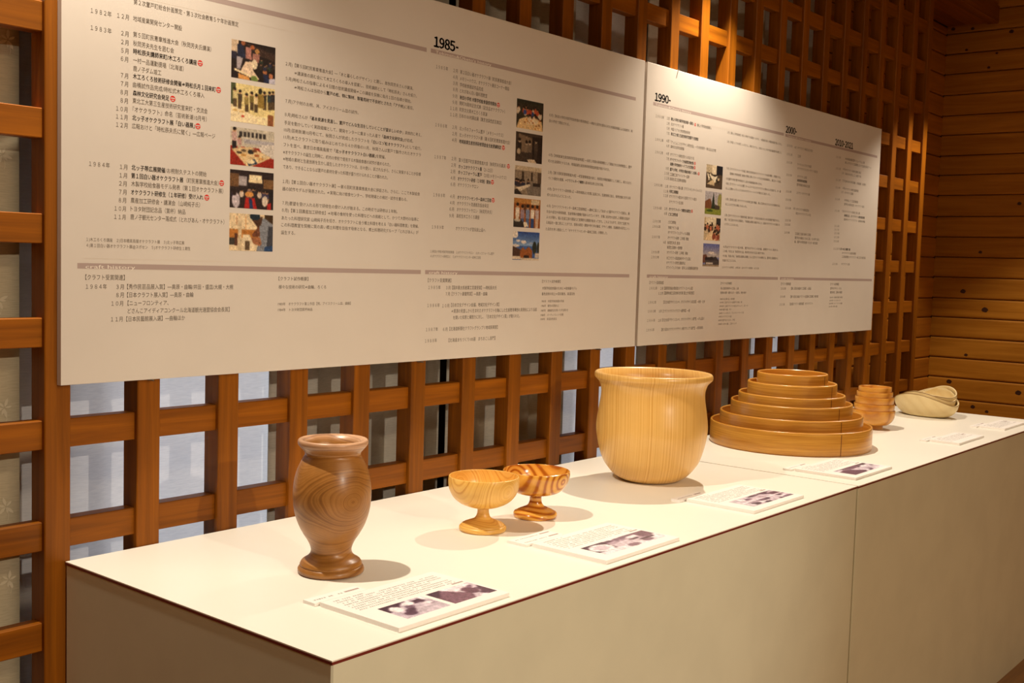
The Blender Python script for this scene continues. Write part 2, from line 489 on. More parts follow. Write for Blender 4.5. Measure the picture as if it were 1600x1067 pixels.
# back wall of the niche: window opening hidden behind the curtains, planks beside it
WX1 = 2.90
OPEN = [(.11, .66, .30, 1.40), (1.44, 1.84, .45, 1.20), (2.44, 2.70, .62, 1.12)]
bx = [(XL, .11, YB, YB + .10, 0, ZC), (.66, 1.44, YB, YB + .10, 0, ZC), (1.84, 2.44, YB, YB + .10, 0, ZC), (2.70, WX1, YB, YB + .10, 0, ZC), (WX1, XR + .06, YB + .012, YB + .10, 0, ZC)]
for a, b, c, d in OPEN: bx += [(a, b, YB, YB + .10, 0, c), (a, b, YB, YB + .10, d, ZC)]
wb = struct(obj('wall_back', *boxes(bx), M['groove']))
for a, b in zip(joints, joints[1:]):
    if b < 2.35:
        fixn(obj('plank', *plank_mesh('x', XR - WX1, b - a - .0015), M['plank_x'], wb, loc=((XR + WX1) / 2, YB + .012, (a + b) / 2 - .003)))
fixn(obj('plank', *plank_mesh('x', XR - WX1, .034), M['plank_x'], wb, loc=((XR + WX1) / 2, YB + .012, 2.2862)))
for wn, (a, b, c, d) in enumerate(OPEN):
    win = struct(empty('window_%d' % (wn + 1), ((a + b) / 2, YB + .05, c)))
    cw, ch = b - a, d - c
    k = 2 if cw > 1 else 1
    obj('window_frame', *boxes([(-cw / 2, cw / 2, -.02, .02, 0, .04), (-cw / 2, cw / 2, -.02, .02, ch - .04, ch)] + [(max(-cw / 2 + i * cw / k - .02, -cw / 2), min(-cw / 2 + i * cw / k + .02, cw / 2), -.019, .019, .04, ch - .04) for i in range(k + 1)]), M['groove'], win)
    for i in range(k):
        obj('pane', *box(-cw / 2 + i * cw / k + .021, -cw / 2 + (i + 1) * cw / k - .021, -.003, .003, .04, ch - .04), M['glass'], win)

# header over the niche: boarded front flush with the lattice, planked soffit, edge trim
hd = struct(obj('trim_1', *box(XL, XR, .012, YB, 2.312, ZC), M['groove']), 'timber header above the lattice')
for i, (z0, z1) in enumerate(((2.372, 2.455), (2.456, 2.545), (2.546, 2.635), (2.636, 2.725), (2.726, 2.815))):
    fixn(obj('plank', *plank_mesh('x', XR - XL, z1 - z0), M['plank_x'], hd, loc=((XR + XL) / 2, .012, (z0 + z1) / 2)))
obj('edge_trim', *prism('x', XL, XR - .001, -.006, .040, 2.296, 2.370, .003), M['rail'], hd)
obj('soffit_board', *prism('x', XL, XR - .001, .0405, .124, 2.303, 2.313, .002), M['rail'], hd)
obj('soffit_board', *prism('x', XL, XR - .001, .1255, YB - .001, 2.303, 2.313, .002), M['rail'], hd)

# ================================================================ lattice screen
lat = tag(empty('lattice_screen', (0, 0, 0)), 'brown timber lattice screen of square openings standing behind the display', 'lattice')
PT = 0.15
pv, pf = prism('z', 0.0, 2.294, -.02, .02, 0, .04, .0014)
post0 = fixn(obj('post', pv, pf, M['post'], lat, loc=(-9 * PT - .02, 0, 0)))
for k in range(-8, 24):
    dup(post0, lat, (k * PT - .02, 0, 0))
zt0 = 1.1007 + ZO
rv, rf = prism('x', -9 * PT - .03, 23 * PT - .012, .0085, .034, -.0428, 0, .0012)
rail0 = fixn(obj('rail', rv, rf, M['rail'], lat, loc=(0, 0, zt0 - 11 * PT)))
for i in range(-10, 4):
    dup(rail0, lat, (0, 0, zt0 + i * PT))

# small bright nail heads left in the timber
def disc(r, n=8, axis='y'):
    V = [(0, 0, 0)] + [(r * math.cos(2 * math.pi * i / n), 0, r * math.sin(2 * math.pi * i / n)) for i in range(n)]
    return V, [(0, 1 + i, 1 + (i + 1) % n) for i in range(n)]
def pin(name, x, y0, y1, z, r, mat, parent, n=8):
    V = [(x + r * math.cos(2 * math.pi * i / n), y, z + r * math.sin(2 * math.pi * i / n)) for y in (y0, y1) for i in range(n)]
    F_ = [(i, (i + 1) % n, n + (i + 1) % n, n + i) for i in range(n)] + [tuple(range(n - 1, -1, -1)), tuple(range(n, 2 * n))]
    return fixn(obj(name, V, F_, mat, parent))

# ================================================================ curtains behind the lattice
def curtain(name, x0, x1, y, z0, z1, amp, waves, mat, thick, phase=0.0, nx=None, taper=0.0):
    nx = nx or max(int(waves * 14), 12); nz = 10
    V, F_ = [], []
    for layer in ((0, 1) if thick else (0,)):
        for j in range(nz + 1):
            for i in range(nx + 1):
                u = i / nx; a = amp * (1 + taper * (j / nz - .5))
                yy = y + a * math.sin(2 * math.pi * waves * u + phase) + a * .35 * math.sin(2 * math.pi * waves * 2.3 * u + 1.3 * phase + .6)
                V.append((x0 + (x1 - x0) * u, yy + layer * thick, z0 + (z1 - z0) * j / nz))
    n1 = (nx + 1) * (nz + 1)
    q = lambda i, j, l=0: l * n1 + j * (nx + 1) + i
    for j in range(nz):
        for i in range(nx):
            F_.append((q(i, j), q(i + 1, j), q(i + 1, j + 1), q(i, j + 1)))
            if thick: F_.append((q(i, j, 1), q(i, j + 1, 1), q(i + 1, j + 1, 1), q(i + 1, j, 1)))
    if thick:
        for j in range(nz):
            F_.append((q(0, j), q(0, j + 1), q(0, j + 1, 1), q(0, j, 1))); F_.append((q(nx, j), q(nx, j, 1), q(nx, j + 1, 1), q(nx, j + 1)))
    return obj(name, V, F_, mat, None, smooth=True)

def flower(parent, x, y, z, s, mat, ang=0.0):
    V, F_ = [], []
    for k in range(6):
        a = ang + k * math.pi / 3 * (1.0 if k < 5 else .9); L_ = s * (1 if k % 2 else .75)
        d = (math.cos(a), math.sin(a)); nrm = (-d[1], d[0])
        n = len(V)
        for t, w in ((.12, .03), (.45, .15), (.75, .13), (1.0, 0.01)):
            for sg in (-1, 1):
                V.append((x + (d[0] * t + nrm[0] * w * sg) * L_, y, z + (d[1] * t + nrm[1] * w * sg) * L_))
        F_ += [(n, n + 1, n + 3, n + 2), (n + 2, n + 3, n + 5, n + 4), (n + 4, n + 5, n + 7, n + 6)]
    n = len(V)   # curved stem
    for i in range(6):
        t = i / 5; px, pz = x + s * .25 * math.sin(2.4 * t), z - s * (0.2 + 1.2 * t)
        V += [(px - s * .03, y, pz), (px + s * .03, y, pz)]
    F_ += [(n + 2 * i, n + 2 * i + 1, n + 2 * i + 3, n + 2 * i + 2) for i in range(5)]
    return obj('flower_embroidery', [(a, y(a), c) for a, _, c in V], F_, mat, parent)

def drape_y(x):                             # front of the left drape, the stitches lie on it
    u = (x + 1.30) / (1.30 - .036)
    return .078 + .009 * math.sin(2 * math.pi * 4 * u + 2.0) + .009 * .35 * math.sin(2 * math.pi * 9.2 * u + 3.2) - .0007
dA = tag(curtain('curtain', -1.30, -.036, .078, .06, 2.27, .009, 4.0, M['drape'], .002, 2.0), 'beige embroidered drape at the left edge, nearest the camera', 'curtain', 'drapes behind the lattice')
for x, z, a in ((-.058, .973, .2), (-.056, .824, .8), (-.052, .712, .4), (-.060, 1.346, 1.2), (-.066, 1.133, 2.0), (-.052, 1.512, .5)):
    flower(dA, x, drape_y, z, .015, M['thread'], a)
lA = tag(curtain('lace_curtain', .004, .545, .180, .06, 2.27, .006, 3.1, M['lace'], 0, .4), 'white lace curtain behind the lattice, left of the brown vase', 'curtain', 'lace curtains behind the lattice')
dB = tag(curtain('curtain', .484, .945, .140, .06, 2.27, .012, 3.2, M['drape_grey'], .002, 1.0), 'grey-beige drape seen through the lattice right behind the brown vase', 'curtain', 'drapes behind the lattice')
dC = tag(curtain('curtain', .962, 1.150, .135, .06, 2.27, .009, 1.6, M['drape_grey'], .002, .3), 'narrow grey-beige drape seen through the lattice above the goblets', 'curtain', 'drapes behind the lattice')
dD = tag(curtain('curtain', 1.172, 1.402, .138, .06, 2.27, .010, 1.9, M['drape_grey'], .002, 2.2), 'narrow beige drape seen between the goblets and the deep tub', 'curtain', 'drapes behind the lattice')
lB = tag(curtain('lace_curtain', 1.36, 1.80, .178, .06, 2.27, .006, 2.6, M['lace'], 0, 1.4), 'white lace curtain behind the lattice just left of the deep tub', 'curtain', 'lace curtains behind the lattice')
dE = tag(curtain('curtain', 1.74, 2.395, .140, .06, 2.27, .012, 4.2, M['drape_grey'], .002, .9), 'shaded drape behind the lattice between the deep tub and the stacked hoops', 'curtain', 'drapes behind the lattice')
lC = tag(curtain('lace_curtain', 2.38, 2.86, .178, .06, 2.27, .006, 2.8, M['lace'], 0, .2), 'white lace curtain glimpsed in slits behind the stacked hoops', 'curtain', 'lace curtains behind the lattice')

# ================================================================ plinths
ZT = 0.749
def plinth(x0, x1, y0, y1, label, z=ZT):
    t = tag(empty('display_plinth', ((x0 + x1) / 2, (y0 + y1) / 2, 0)), label, 'plinth', 'white display plinths')
    w, d = (x1 - x0) / 2, (y1 - y0) / 2
    obj('body', *prism('z', 0, z - .0052, -w + .0005, w - .0005, -d + .0005, d - .0005, .0022), M['plinth'], t)
    obj('edge_band', *box(-w, w, -d, d, z - .0052, z - .0016), M['edge'], t)
    obj('top_sheet', *box(-w, w, -d, d, z - .0016, z), M['plinthtop'], t)
    return t
plinth(-.009, 1.4878, -.5955, -.002, 'off-white plinth under the vase, the goblets and the deep tub')
plinth(1.4920, 3.030, -.5972, -.002, 'off-white plinth under the stacked hoops, the small bowls and the oval bowls', ZT)

# ================================================================ timeline panels
TEXT = """
917|15826|1893|n|第2次置戸町総合計画策定・第3次社会教育5ケ年計画策定
228|15567|329|y|1982年
648|15575|191|m|12月
910|15580|843|n|地域産業開発センター開設
228|15324|330|y|1983年
714|15329|121|m|2月
912|15346|1382|n|第5回町民憲章推進大会(秋岡芳夫氏講演)
715|15202|121|m|2月
913|15214|701|n|秋岡芳夫先生を囲む会
715|15078|121|m|5月
914|15095|1115|n|*時松辰夫講師来町/木工ろくろ講座
711|14955|121|m|6月
914|14966|877|n|一村一品運動提唱(北海道)
915|14843|480|n|鹿ノ子ダム竣工
712|14713|121|m|7月
911|14727|1476|n|*木工ろくろ技術研修会開催⇒時松氏月1回来町
713|14591|121|m|7月
911|14602|1263|n|曲桶試作品完成/時松式木工ろくろ導入
708|14465|121|m|8月
912|14478|624|n|*森林文化研究会発足
709|14343|121|m|8月
908|14364|1329|n|東北工大第三生産技術研究室来町・交流会
637|14216|189|m|10月
908|14237|1315|n|『オケクラフト』命名(芸術新潮10月号)
637|14098|189|m|11月
904|14111|1098|n|*北ッ子オケクラフト展「白い器展」
638|13978|190|m|12月
899|13987|1487|n|広報おけと「時松辰夫氏に聞く」―広報ページ
209|13363|331|y|1984年
704|13360|123|m|1月
897|13367|1332|n|*北ッ子帯広展開催*/お椀耐久テストの開始
699|13234|123|m|1月
893|13243|1569|n|*第1回白い器オケクラフト展*(町民憲章推進大会)
694|13113|123|m|2月
894|13121|1657|n|木製学校給食器モデル発表(第1回オケクラフト展)
693|12987|123|m|7月
889|12997|1284|n|*オケクラフト研修生(1年研修)受け入れ
688|12864|123|m|8月
887|12873|1226|n|農産加工研修会・講演会(山崎純子氏)
619|12737|187|m|10月
885|12747|961|n|トヨタ財団記念品(賞杯)納品
615|12612|187|m|11月
883|12624|1697|n|鹿ノ子観光センター落成式(とれぴあん・オケクラフト)
169|12260|1661|s|1)木工ろくろ講座　2)日本橋高島屋オケクラフト展　3)北ッ子帯広展
170|12173|1774|s|4)第1回白い器オケクラフト展@スポセン　5)オケクラフト研修生1期生
158|11863|812|w|craft history
156|11705|638|n|【クラフト受賞関連】
164|11567|337|y|1984年
655|11564|124|m|3月
835|11567|1934|n|【秀作民芸品展入賞】―奥原・曲輪/井田・盛皿/大槻・大椀
655|11442|124|m|8月
836|11442|1173|n|【日本クラフト展入賞】―奥原・曲輪
576|11314|193|m|10月
845|11318|708|n|【ニューフロンティア、
846|11199|1856|n|どさんこアイディアコンクール北海道観光連盟協会会長賞】
569|11077|193|m|11月
825|11076|1030|n|【日本民藝館展入選】―曲輪ほか
3784|15354|3059|p|2月)【第5回町民憲章推進大会】―「木と暮らしのデザイン」と題し、故秋岡芳夫さんが講演。
3976|15226|2967|p|⇒講演後の囲む会にて木工ろくろの導入を提案し、技術講師として「時松辰夫」さんを紹介。
3789|15106|3006|p|5月)時松さんの指導による4日間の技術講座開催⇒この講座を契機に毎月1回の指導が開始。
3980|14985|2883|p|⇒時松さんは当初から*置戸の松、特に製材、製箸用材で不良材とされた「アテ材」*に着目。
3789|14731|1668|p|7月)アテ材のお椀、丼、アイスクリーム皿の試作。
3783|14503|3314|p|8月)時松さんが*「基本資源を見直し、置戸でどんな生活をしていくことが望ましいのか*」具体的に考え、
3776|14366|3096|p|手足を動かしていく実践組織として、開発センターに集まった人達で*「森林文化研究会」*が結成。
3771|14245|3326|p|10月)芸術新潮10月号にて、秋岡さんが完成したクラフトを*「白いエゾ松オケクラフト」*として紹介。
3767|14123|3322|p|11月)木工クラフトに取り組みはじめてから4か月後の11月、秋岡さんは置戸で製作されたオケクラ
3766|13994|2392|p|フトを並べ、東京日本橋高島屋で*「北ッ子オケクラフト白い器展」*を開催。
3761|13867|2524|p|※オケクラフトの誕生と同時に、町内の学校で使用する木製給食器の試作が進められた。
3763|13753|3334|p|※地域の素材と生産技術を生かし誕生したオケクラフトは、日々使い、試されながら、さらに発展することが目標
3762|13622|2467|p|であり、できることならば置戸の素材を使った料理が盛り付けられることが願われた。
3759|13373|3328|p|1月)【第1回白い器オケクラフト展】―第6回町民憲章推進大会に併設され、さらに、ここで木製給食
3755|13247|2997|p|器の試作モデルが発表された。⇒実現に向け給食センター、学校現場との検討・試作を重ねる。
3756|13005|2737|p|7月)要望を受け入れる形で研修生の受け入れが始まる。この時点では研修は1年制。
3752|12884|3321|p|8月)【第1回農産加工研修会】⇒地場の食材を使った料理などへの挑戦として、かつて大野村の指導に
3747|12752|3330|p|あたった料理研究家 山崎純子氏を招き、オケクラフトに合う郷土料理を考える「白い器料理教室」を開催。
3742|12635|3330|p|この料理教室を契機に質の高い郷土料理を目指す母体となる、郷土料理研究グループ「とれぴあん」が
3741|12503|306|p|誕生する。
3704|11714|651|p|【クラフト試作概要】
3707|11571|1059|p|様々な技術の研究⇒曲輪、ろくろ
3695|11278|1665|s|1983年　オケクラフト第1作目【椀、アイスクリーム皿、曲輪】
3697|11178|762|s|1984年　トヨタ財団賞杯納品
7368|16329|708|h|1985-
7431|16142|1649|w|Tokimatu&Oketo's history
7453|15863|339|y|1985年
7947|15862|126|m|2月
8145|15862|1590|n|第2回白い器オケクラフト展(町民憲章推進大会)
7943|15735|126|m|4月
8142|15732|1533|n|メモリーハウス、オケクラフト展示コーナー開設
7948|15614|126|m|3月
8146|15611|705|n|学校給食器試作品完成
7953|15494|126|m|8月
8151|15493|831|n|とれぴあん白い器料理教室
7949|15366|126|m|9月
8156|15364|1126|n|*秋田小学校 木製学校給食器使用開始
7949|15242|126|m|9月
8152|15247|1404|n|開町70周年記念式典(記念品オケクラフト)
7883|15119|201|m|11月
8157|15123|840|n|町民文化祭木工ろくろ実演
7888|14996|202|m|11月
8157|15002|1303|n|日本の101村展出展(東京池袋西武百貨店)
7473|14747|337|y|1986年
7960|14754|126|m|2月
8167|14754|1360|n|北ッ子のフォーラム置戸(メモリーハウス)
7964|14627|127|m|2月
8168|14624|1581|n|北ッ子オケクラフト展(第8回町民憲章推進大会)
7961|14504|127|m|4月
8168|14497|1305|n|*地域産業生産技術研修奨励金支給要綱制定
7470|14128|333|y|1987年
7962|14135|127|m|2月
8170|14125|1470|n|第9回置戸町民憲章推進大会(秋岡芳夫氏講演)
7958|14009|127|m|2月
8166|13997|1052|n|*ホッコオケクラフト展*(21-22日)
11066|15364|3282|p|8月)【秋田小学校木製学校給食器の使用開始】―検討と試作を重ねられた木製給食器による給食が、秋
11063|15238|748|p|田小学校で開始される。
11085|14500|3276|p|4月)【地域産業生産技術研修奨励金制度】―当初1年間の研修期間として開始された研修制度に、置戸
11082|14365|2355|p|町の生活保障をするため、地域産業生産技術研修奨励金制度が設けられた。
7944|13881|128|m|2月
8160|13882|1511|n|*ホッコフォーラム置戸*(23日/メモリーハウス)
7949|13752|128|m|4月
8153|13752|1013|n|*オケクラフト研修(3年制)開始
7954|13627|128|m|6月
8158|13633|629|n|オケクラフトサロン
7462|13389|339|y|1988年
7946|13387|128|m|4月
8156|13382|1045|n|*オケクラフトセンター森林工芸館
7945|13261|128|m|4月
8154|13262|970|n|オケクラフト流通普及協会発足
7938|13135|128|m|6月
8148|13138|1089|n|オケクラフトサロン(秋岡芳夫氏)
7937|13005|128|m|9月
8146|13011|697|n|高校生木工ろくろ講座
7445|12761|340|y|1989年
8133|12759|907|n|オケクラフトが宣伝誌上品へ
7418|12280|1919|s|1)秋田小学校木製学校給食器　2)オケクラフトサロン　3)ホッコフォーラム置戸
7421|12189|1494|s|4)オケクラフト研修生と　5)オケクラフトセンター森林工芸館
7393|11868|827|w|craft history
7370|11712|668|n|【クラフト受賞関連】
7386|11572|350|y|1985年
7892|11566|128|m|3月
8073|11569|1379|n|【国井喜太郎産業工芸賞受賞】―時松辰夫氏
7885|11443|128|m|7月
8066|11443|1093|n|【クラフト展優秀賞】―奥原・曲輪
7371|11218|350|y|1986年
7796|11206|203|m|10月
8056|11218|1494|n|【日本文化デザイン会議、地域文化デザイン賞】
8073|11095|2763|n|⇒資源の見直しから生まれたオケクラフトを軸にした生産教育構想の具現化により当該
8125|10964|2125|n|を開いた知恵と構想力に対し、「日本文化デザイン賞」が贈られた。
7348|10742|339|y|1987年
7836|10733|128|m|6月
8028|10738|1493|n|【北海道新聞社クラフトグランプリ地域振興賞】
7328|10519|338|y|1988年
8013|10508|1440|n|【北海道まちづくり100選　まちおこし部門】
11084|14120|3286|p|2月)【第9回町民憲章推進大会】―町民憲章推進大会に、秋岡氏が再度講師として来町し、新たなまち
11091|13990|2119|p|づくり構想を提案。⇒*クラフトパーク構想*の基本的な考え方を示唆。
11081|13755|3286|p|4月)【オケクラフト研修導入】―研修期間は3年間に延長され、生産技術に加え、販売流通に対する研
11074|13625|890|p|修も含まれるようになった。
11072|13381|3276|p|4月)【オケクラフトセンター森林工芸館開館】―農林工芸として始まった置戸のクラフト生産は、展
11072|13255|3286|p|示会の成功や研修制度、生産現場の整備が進められていく中で、次第に経済性を追求した事業を目指す
11071|13134|3286|p|人々が現れ、個人生産工房の開設など産業的な展開が始まってきた。このような中で、町内で生産され
11070|13016|3286|p|る商品を一堂に見ることができ、技術の研究・開発や作り手の養成、デザイン開発、流通販売の研究といっ
11062|12873|2379|p|た目的を持つ施設として「オケクラフトセンター森林工芸館」が開館した。
10994|11714|672|p|【クラフト試作概要】
11002|11562|1289|p|木製学校給食器のために⇒給食器モデル
10994|11437|1227|p|着色技術の向上⇒漆拭着色、高温加色
10995|11273|821|s|1985年　木製学校給食器の完成
10989|11172|647|s|1986年　着色の段階向上
10983|11067|995|s|1987年　曲輪技法を用いた弁当箱 他
10976|10966|834|s|1988年　パーティパレット各種
10971|10875|594|s|1989年　高温加色技法
15269|16315|745|h|1990-
15321|16133|1709|w|Tokimatu&Oketo's history
15354|15851|374|y|1990年
15871|15854|123|m|2月
16068|15861|1129|n|*勝山小学校木製学校給食器一部導入
17345|15852|766|n|/勝山小学校給食器導入
15873|15731|123|m|2月
16079|15733|609|n|北オケクラフト展
15882|15607|123|m|5月
16088|15609|932|n|中国ハリアオ大学訪問技術研修
15885|15484|123|m|7月
16090|15489|1357|n|*東北工大第三生産技術研究室置戸分室開室
15368|15282|375|y|1991年
15891|15297|123|m|4月
16085|15282|2314|n|『アッとムじとをデザイン研究作品』―その他作原作・特化品は法作家
15901|15172|123|m|6月
16093|15172|660|n|森林文化研究会開催
15383|14969|369|y|1992年
15901|14977|123|m|4月
16094|14974|1174|n|オケクラフト研修生受け入れ拡大5名
15910|14851|123|m|7月
16089|14848|1166|n|*オケクラフトパーク計画策定検討委
16111|14733|1153|n|*雄勝小学校給食オードブル方式実施
15915|14606|123|m|9月
16107|14599|1375|n|*置戸小学校、中学校木製給食器パン皿導入
15856|14482|205|m|10月
16110|14472|957|n|工芸館工房アドバイザー招聘
15864|14359|205|m|12月
16118|14356|798|n|秋岡生活工芸資料館開始
15408|14159|369|y|1993年
15920|14156|123|m|2月
16119|14158|1623|n|オケクラフト職人展(クラフトセンタージャパン)
15854|14032|205|m|12月
16114|14041|440|n|*共同工房開設
15849|13919|205|m|12月
16123|13919|1362|n|オケクラフト組合から協同クラフト組合
16127|13781|689|n|オケクラフト生活具
15408|13588|376|y|1994年
15920|13593|124|m|2月
16127|13592|1088|n|*オケクラフトパーク構想計画策定
15916|13469|124|m|6月
16122|13463|448|n|*どま工房完成
18959|15839|3293|p|1月)【勝山小学校給食】地元小学校での試験をへたのち、一部施設を除く木製給食器が導入された。
18979|15590|3281|p|3月)【中国ハリアオ大学】シンポジウム、研修プログラム、大学はハルビン市の市長の議会置戸を訪問した。
19002|14867|3283|p|7月)【オケクラフトパーク計画】森林文化研究会からクラフトパークの基本構想、が提案された。
19215|14738|3103|p|【雄勝小学校給食】給食小学校に続いてオードブル方式給食器導入、献立カード完成。
19011|14584|2115|p|9月)置戸小学校 置戸中学校がパン皿の木製給食器が導入された。
19014|14455|3313|p|12月)【クラフト・ハイツ公開】ホームステイなどオケクラフトに関わる人を支援する、木・暮
19010|14322|2654|p|らしに関わっていくためのクラフト・ハイツが動きに始まった。
19036|14031|3278|p|12月)【共同工房】オケクラフトの共同工房が開設、若い工芸をめざす人たちの技術を伝え
19031|13890|1243|p|ることのできる場ともなった。
15405|13255|362|y|1995年
15395|13121|362|y|1996年
15393|12861|362|y|1997年
15393|12481|363|y|1998年
15382|12354|362|y|1999年
15357|11570|362|y|1991年
15336|11214|362|y|1992年
15331|10989|362|y|1993年
15314|10756|362|y|1994年
15298|10516|361|y|1996年
16117|13262|384|n|どま工房開始
16127|13123|511|n|沖縄クラフト展
16122|13001|1082|n|オケクラフトフェスティバル開催
16125|12865|1038|n|オケクラフト研修(2年制)開始
16121|12739|618|n|秋岡芳夫氏 逝去
16116|12618|732|n|秋岡生活資料一括寄贈
16111|12488|1037|n|オケクラフト研修(2年制)開始
16108|12345|1220|n|木工クラフト製造技術がすべて公営に
16110|12227|935|n|オケクラフト研修生募集停止
16112|12103|1592|n|ホワイトフェスタ2000　若手による試験製造販売会
15347|11711|662|n|【クラフト受賞関連】
16054|11571|1416|n|【国際家具設計競技旭川クラフトコンペ入賞】
16056|11447|1491|n|【国際地域工芸技術功労賞 国土庁長官賞】
16045|11215|2089|n|【日立化成デザインコンペ、クラフトデザイン記念賞】―美合・辻井
16028|10983|1341|n|【クラフトクラフトクラフト優秀賞】―組
16010|10756|2123|n|【日立化成デザインコンペ、クラフトデザイン部門】―片山品川
15993|10510|2100|n|【第3回おけクラフトデザイン展グランプリ部門】―奥原善和
15914|12738|124|m|4月
15876|11565|124|m|2月
15789|11441|206|m|12月
15842|10985|124|m|3月
15825|10746|124|m|2月
15343|11863|862|w|craft history
19018|13590|3302|p|1月)【オケクラフトパーク基本計画】基本方針・5年目の計画をまとめた計画書が策定された。
19021|13470|3331|p|特に「木工芸のかかわる施設を」「地場産の素材に着目すること」以後のオケクラフトの主軸とな
19015|13343|803|p|って行くことになった。
19013|12720|3320|p|4月)オケクラフト拡大等、置戸のデザインの計画、産業がついに始まる。
19015|12602|2471|p|この場、今日には「秋岡芳夫の品」等が町がかかわる主に拠点である。
19010|12471|3320|p|その後、平成6年に「秋岡生活資料は寄贈」もっと近づいてその場所にも、置戸町に図書館から
19005|12346|769|p|を届けることになる。
18955|11713|626|p|【クラフト試作概要】
18967|11573|1027|p|個人生産技術研究⇒工芸品、土産
18953|11452|1503|p|生産物の販売・着色でより・一般的な、特色の増す
18997|12157|2154|s|1)オケクラフト技術研究　2)共同工房　3)オケクラフト共同開発　4)どま工房
18960|11276|834|s|1990年 卓上時計 皿、木の時計
18960|11182|1265|s|1991年 工芸クラフトを高学での食、椀
18953|11079|1642|s|1992年 工芸クラフトを広げトレイ、ボード
18937|10984|676|s|1993年 菓子の器、サラ
18937|10884|1418|s|1994年 ペンスタンド、フレンドリーケース 他
18922|10789|725|s|1995年 オケクラフト小皿
18914|10687|933|s|1997年 置戸をたべよう、汁椀
18915|10583|1042|s|1998年 大木の器、工房バンド
22463|16308|740|h|2000-
25985|16290|1407|h|2010-2021
22578|16130|1630|w|Tokimatu&Oketo's history
22591|15846|360|y|2000年
22609|15591|360|y|2001年
22618|15350|361|y|2002年
22640|14980|361|y|2003年
22667|14488|362|y|2004年
22668|14244|362|y|2005年
22678|13993|363|y|2006年
22700|13627|363|y|2007年
22689|13500|363|y|2008年
26114|15828|355|y|2010年
26148|15465|356|y|2011年
26173|15100|357|y|2012年
26183|14853|357|y|2013年
26199|14482|358|y|2014年
26216|14107|358|y|2015年
26255|13615|359|y|2016年
26250|13498|359|y|2017年
23294|15842|1067|n|オケクラフト製造公社 発足
23335|15599|207|n|工房
23345|15355|967|n|ワークショップひたす全国
23359|15228|1426|n|オケクラフトフェスタ・クラフト完成 他
23384|14990|652|n|オケクラフト 公式認
23381|14868|685|n|*秋岡資料館閉館
23370|14738|907|n|置戸町開町90周年記念展
23379|14492|916|n|エゾマツ・オケクラフト展
23407|13996|901|n|オケクラフト技術認定化
23397|13866|1037|n|新生オケクラフトブランド化
26820|15831|1602|n|木の学校給食器 置戸リニューアルした展
26835|15707|2172|n|新しいクラフト工芸展開にむけた生産支援 新アート
26864|15472|1301|n|オケクラフト研修生開始 新任
26880|15345|1300|n|日本の木の手しごと 東京で初
26899|15104|1742|n|日本の木の手仕事展、北海道展(札幌市)
26910|14855|1112|n|オケクラフト研修生募集再開
26906|14732|702|n|オケクラフト公募展
26927|14485|1110|n|中学校にて工芸授業展
26924|14358|1669|n|置戸町100周年記念・オケクラフト展示
26954|14118|1282|n|オケクラフト研修生 第1期
26969|13990|1692|n|*秋岡生活、オケクラフト資料館再開
26956|13860|1752|n|森林オケクラフト 森林体験
23090|15837|130|m|4月
23202|14005|131|m|4月
26691|15486|152|m|4月
26612|15351|152|m|10月
26689|15108|152|m|7月
26737|14869|153|m|4月
26639|14738|152|m|12月
26762|14119|153|m|7月
22694|13260|335|y|2009年
26258|13381|392|y|2018年
26253|13252|392|y|2019年
26248|13123|392|y|2020年
26246|12878|393|y|2021年
26222|12383|393|y|2021年
22621|11572|335|y|2000年
22602|11329|335|y|2006年
22591|11093|335|y|2013年
23409|13254|1095|n|工芸館工芸展 森林工芸館
23403|13129|1761|n|置戸町の福祉にも木工芸、もの作り森と
23389|13006|1642|n|森、置戸の学校給食 マスター展 受賞
26712|12881|883|n|*5月19日 開館 展
26937|12757|1133|n|オケクラフト30周年展開
26951|12632|1957|n|工芸館開館 オケクラフト秋工芸 秋岡 展
26928|12390|673|n|オケクラフト公募
22616|11714|656|n|【クラフト受賞関連】
23314|11578|1405|n|【第1回北海道木工芸展】入賞品
23295|11325|1976|n|【第5回北海道クラフト全国木工芸展】特別賞
23274|11102|1632|n|【全国クラフト展受賞】オケクラフト
26157|11722|663|n|【クラフト試作概要】
26163|11582|884|n|置戸町のデザイン・パネル
26158|11454|936|n|着色研究、塗料の再開
26146|11289|1021|s|2001年 木製給食器の更新
26137|11190|862|s|2005年 ペンスタンド
26118|11092|1041|s|2009年 エゾマツの器
26109|10992|661|s|2012年 お椀の器
22617|11873|846|w|craft history
"""
CH = {'n': .0088, 'y': .0086, 'm': .0086, 'p': .0074, 's': .0062, 'w': .0080, 'h': .0262}
YFRONT = -.012
panels = []
for nm, x0, x1, label in (('a', -.022, 1.4785, 'large white timeline panel with ten photographs, headed 1985, nearest the camera'), ('b', 1.490, 2.975, 'smaller-looking white timeline panel headed 1990, 2000 and 2010-2021 on the right')):
    t = tag(empty('timeline_panel', (0, 0, 0)), label, 'panel', 'timeline panels on the lattice')
    obj('foam_board', *prism('x', x0, x1, YFRONT, -.0012, .403 + ZO, 1.101 + ZO, .0006), M['board'], t)
    panels.append((t, x0, x1))
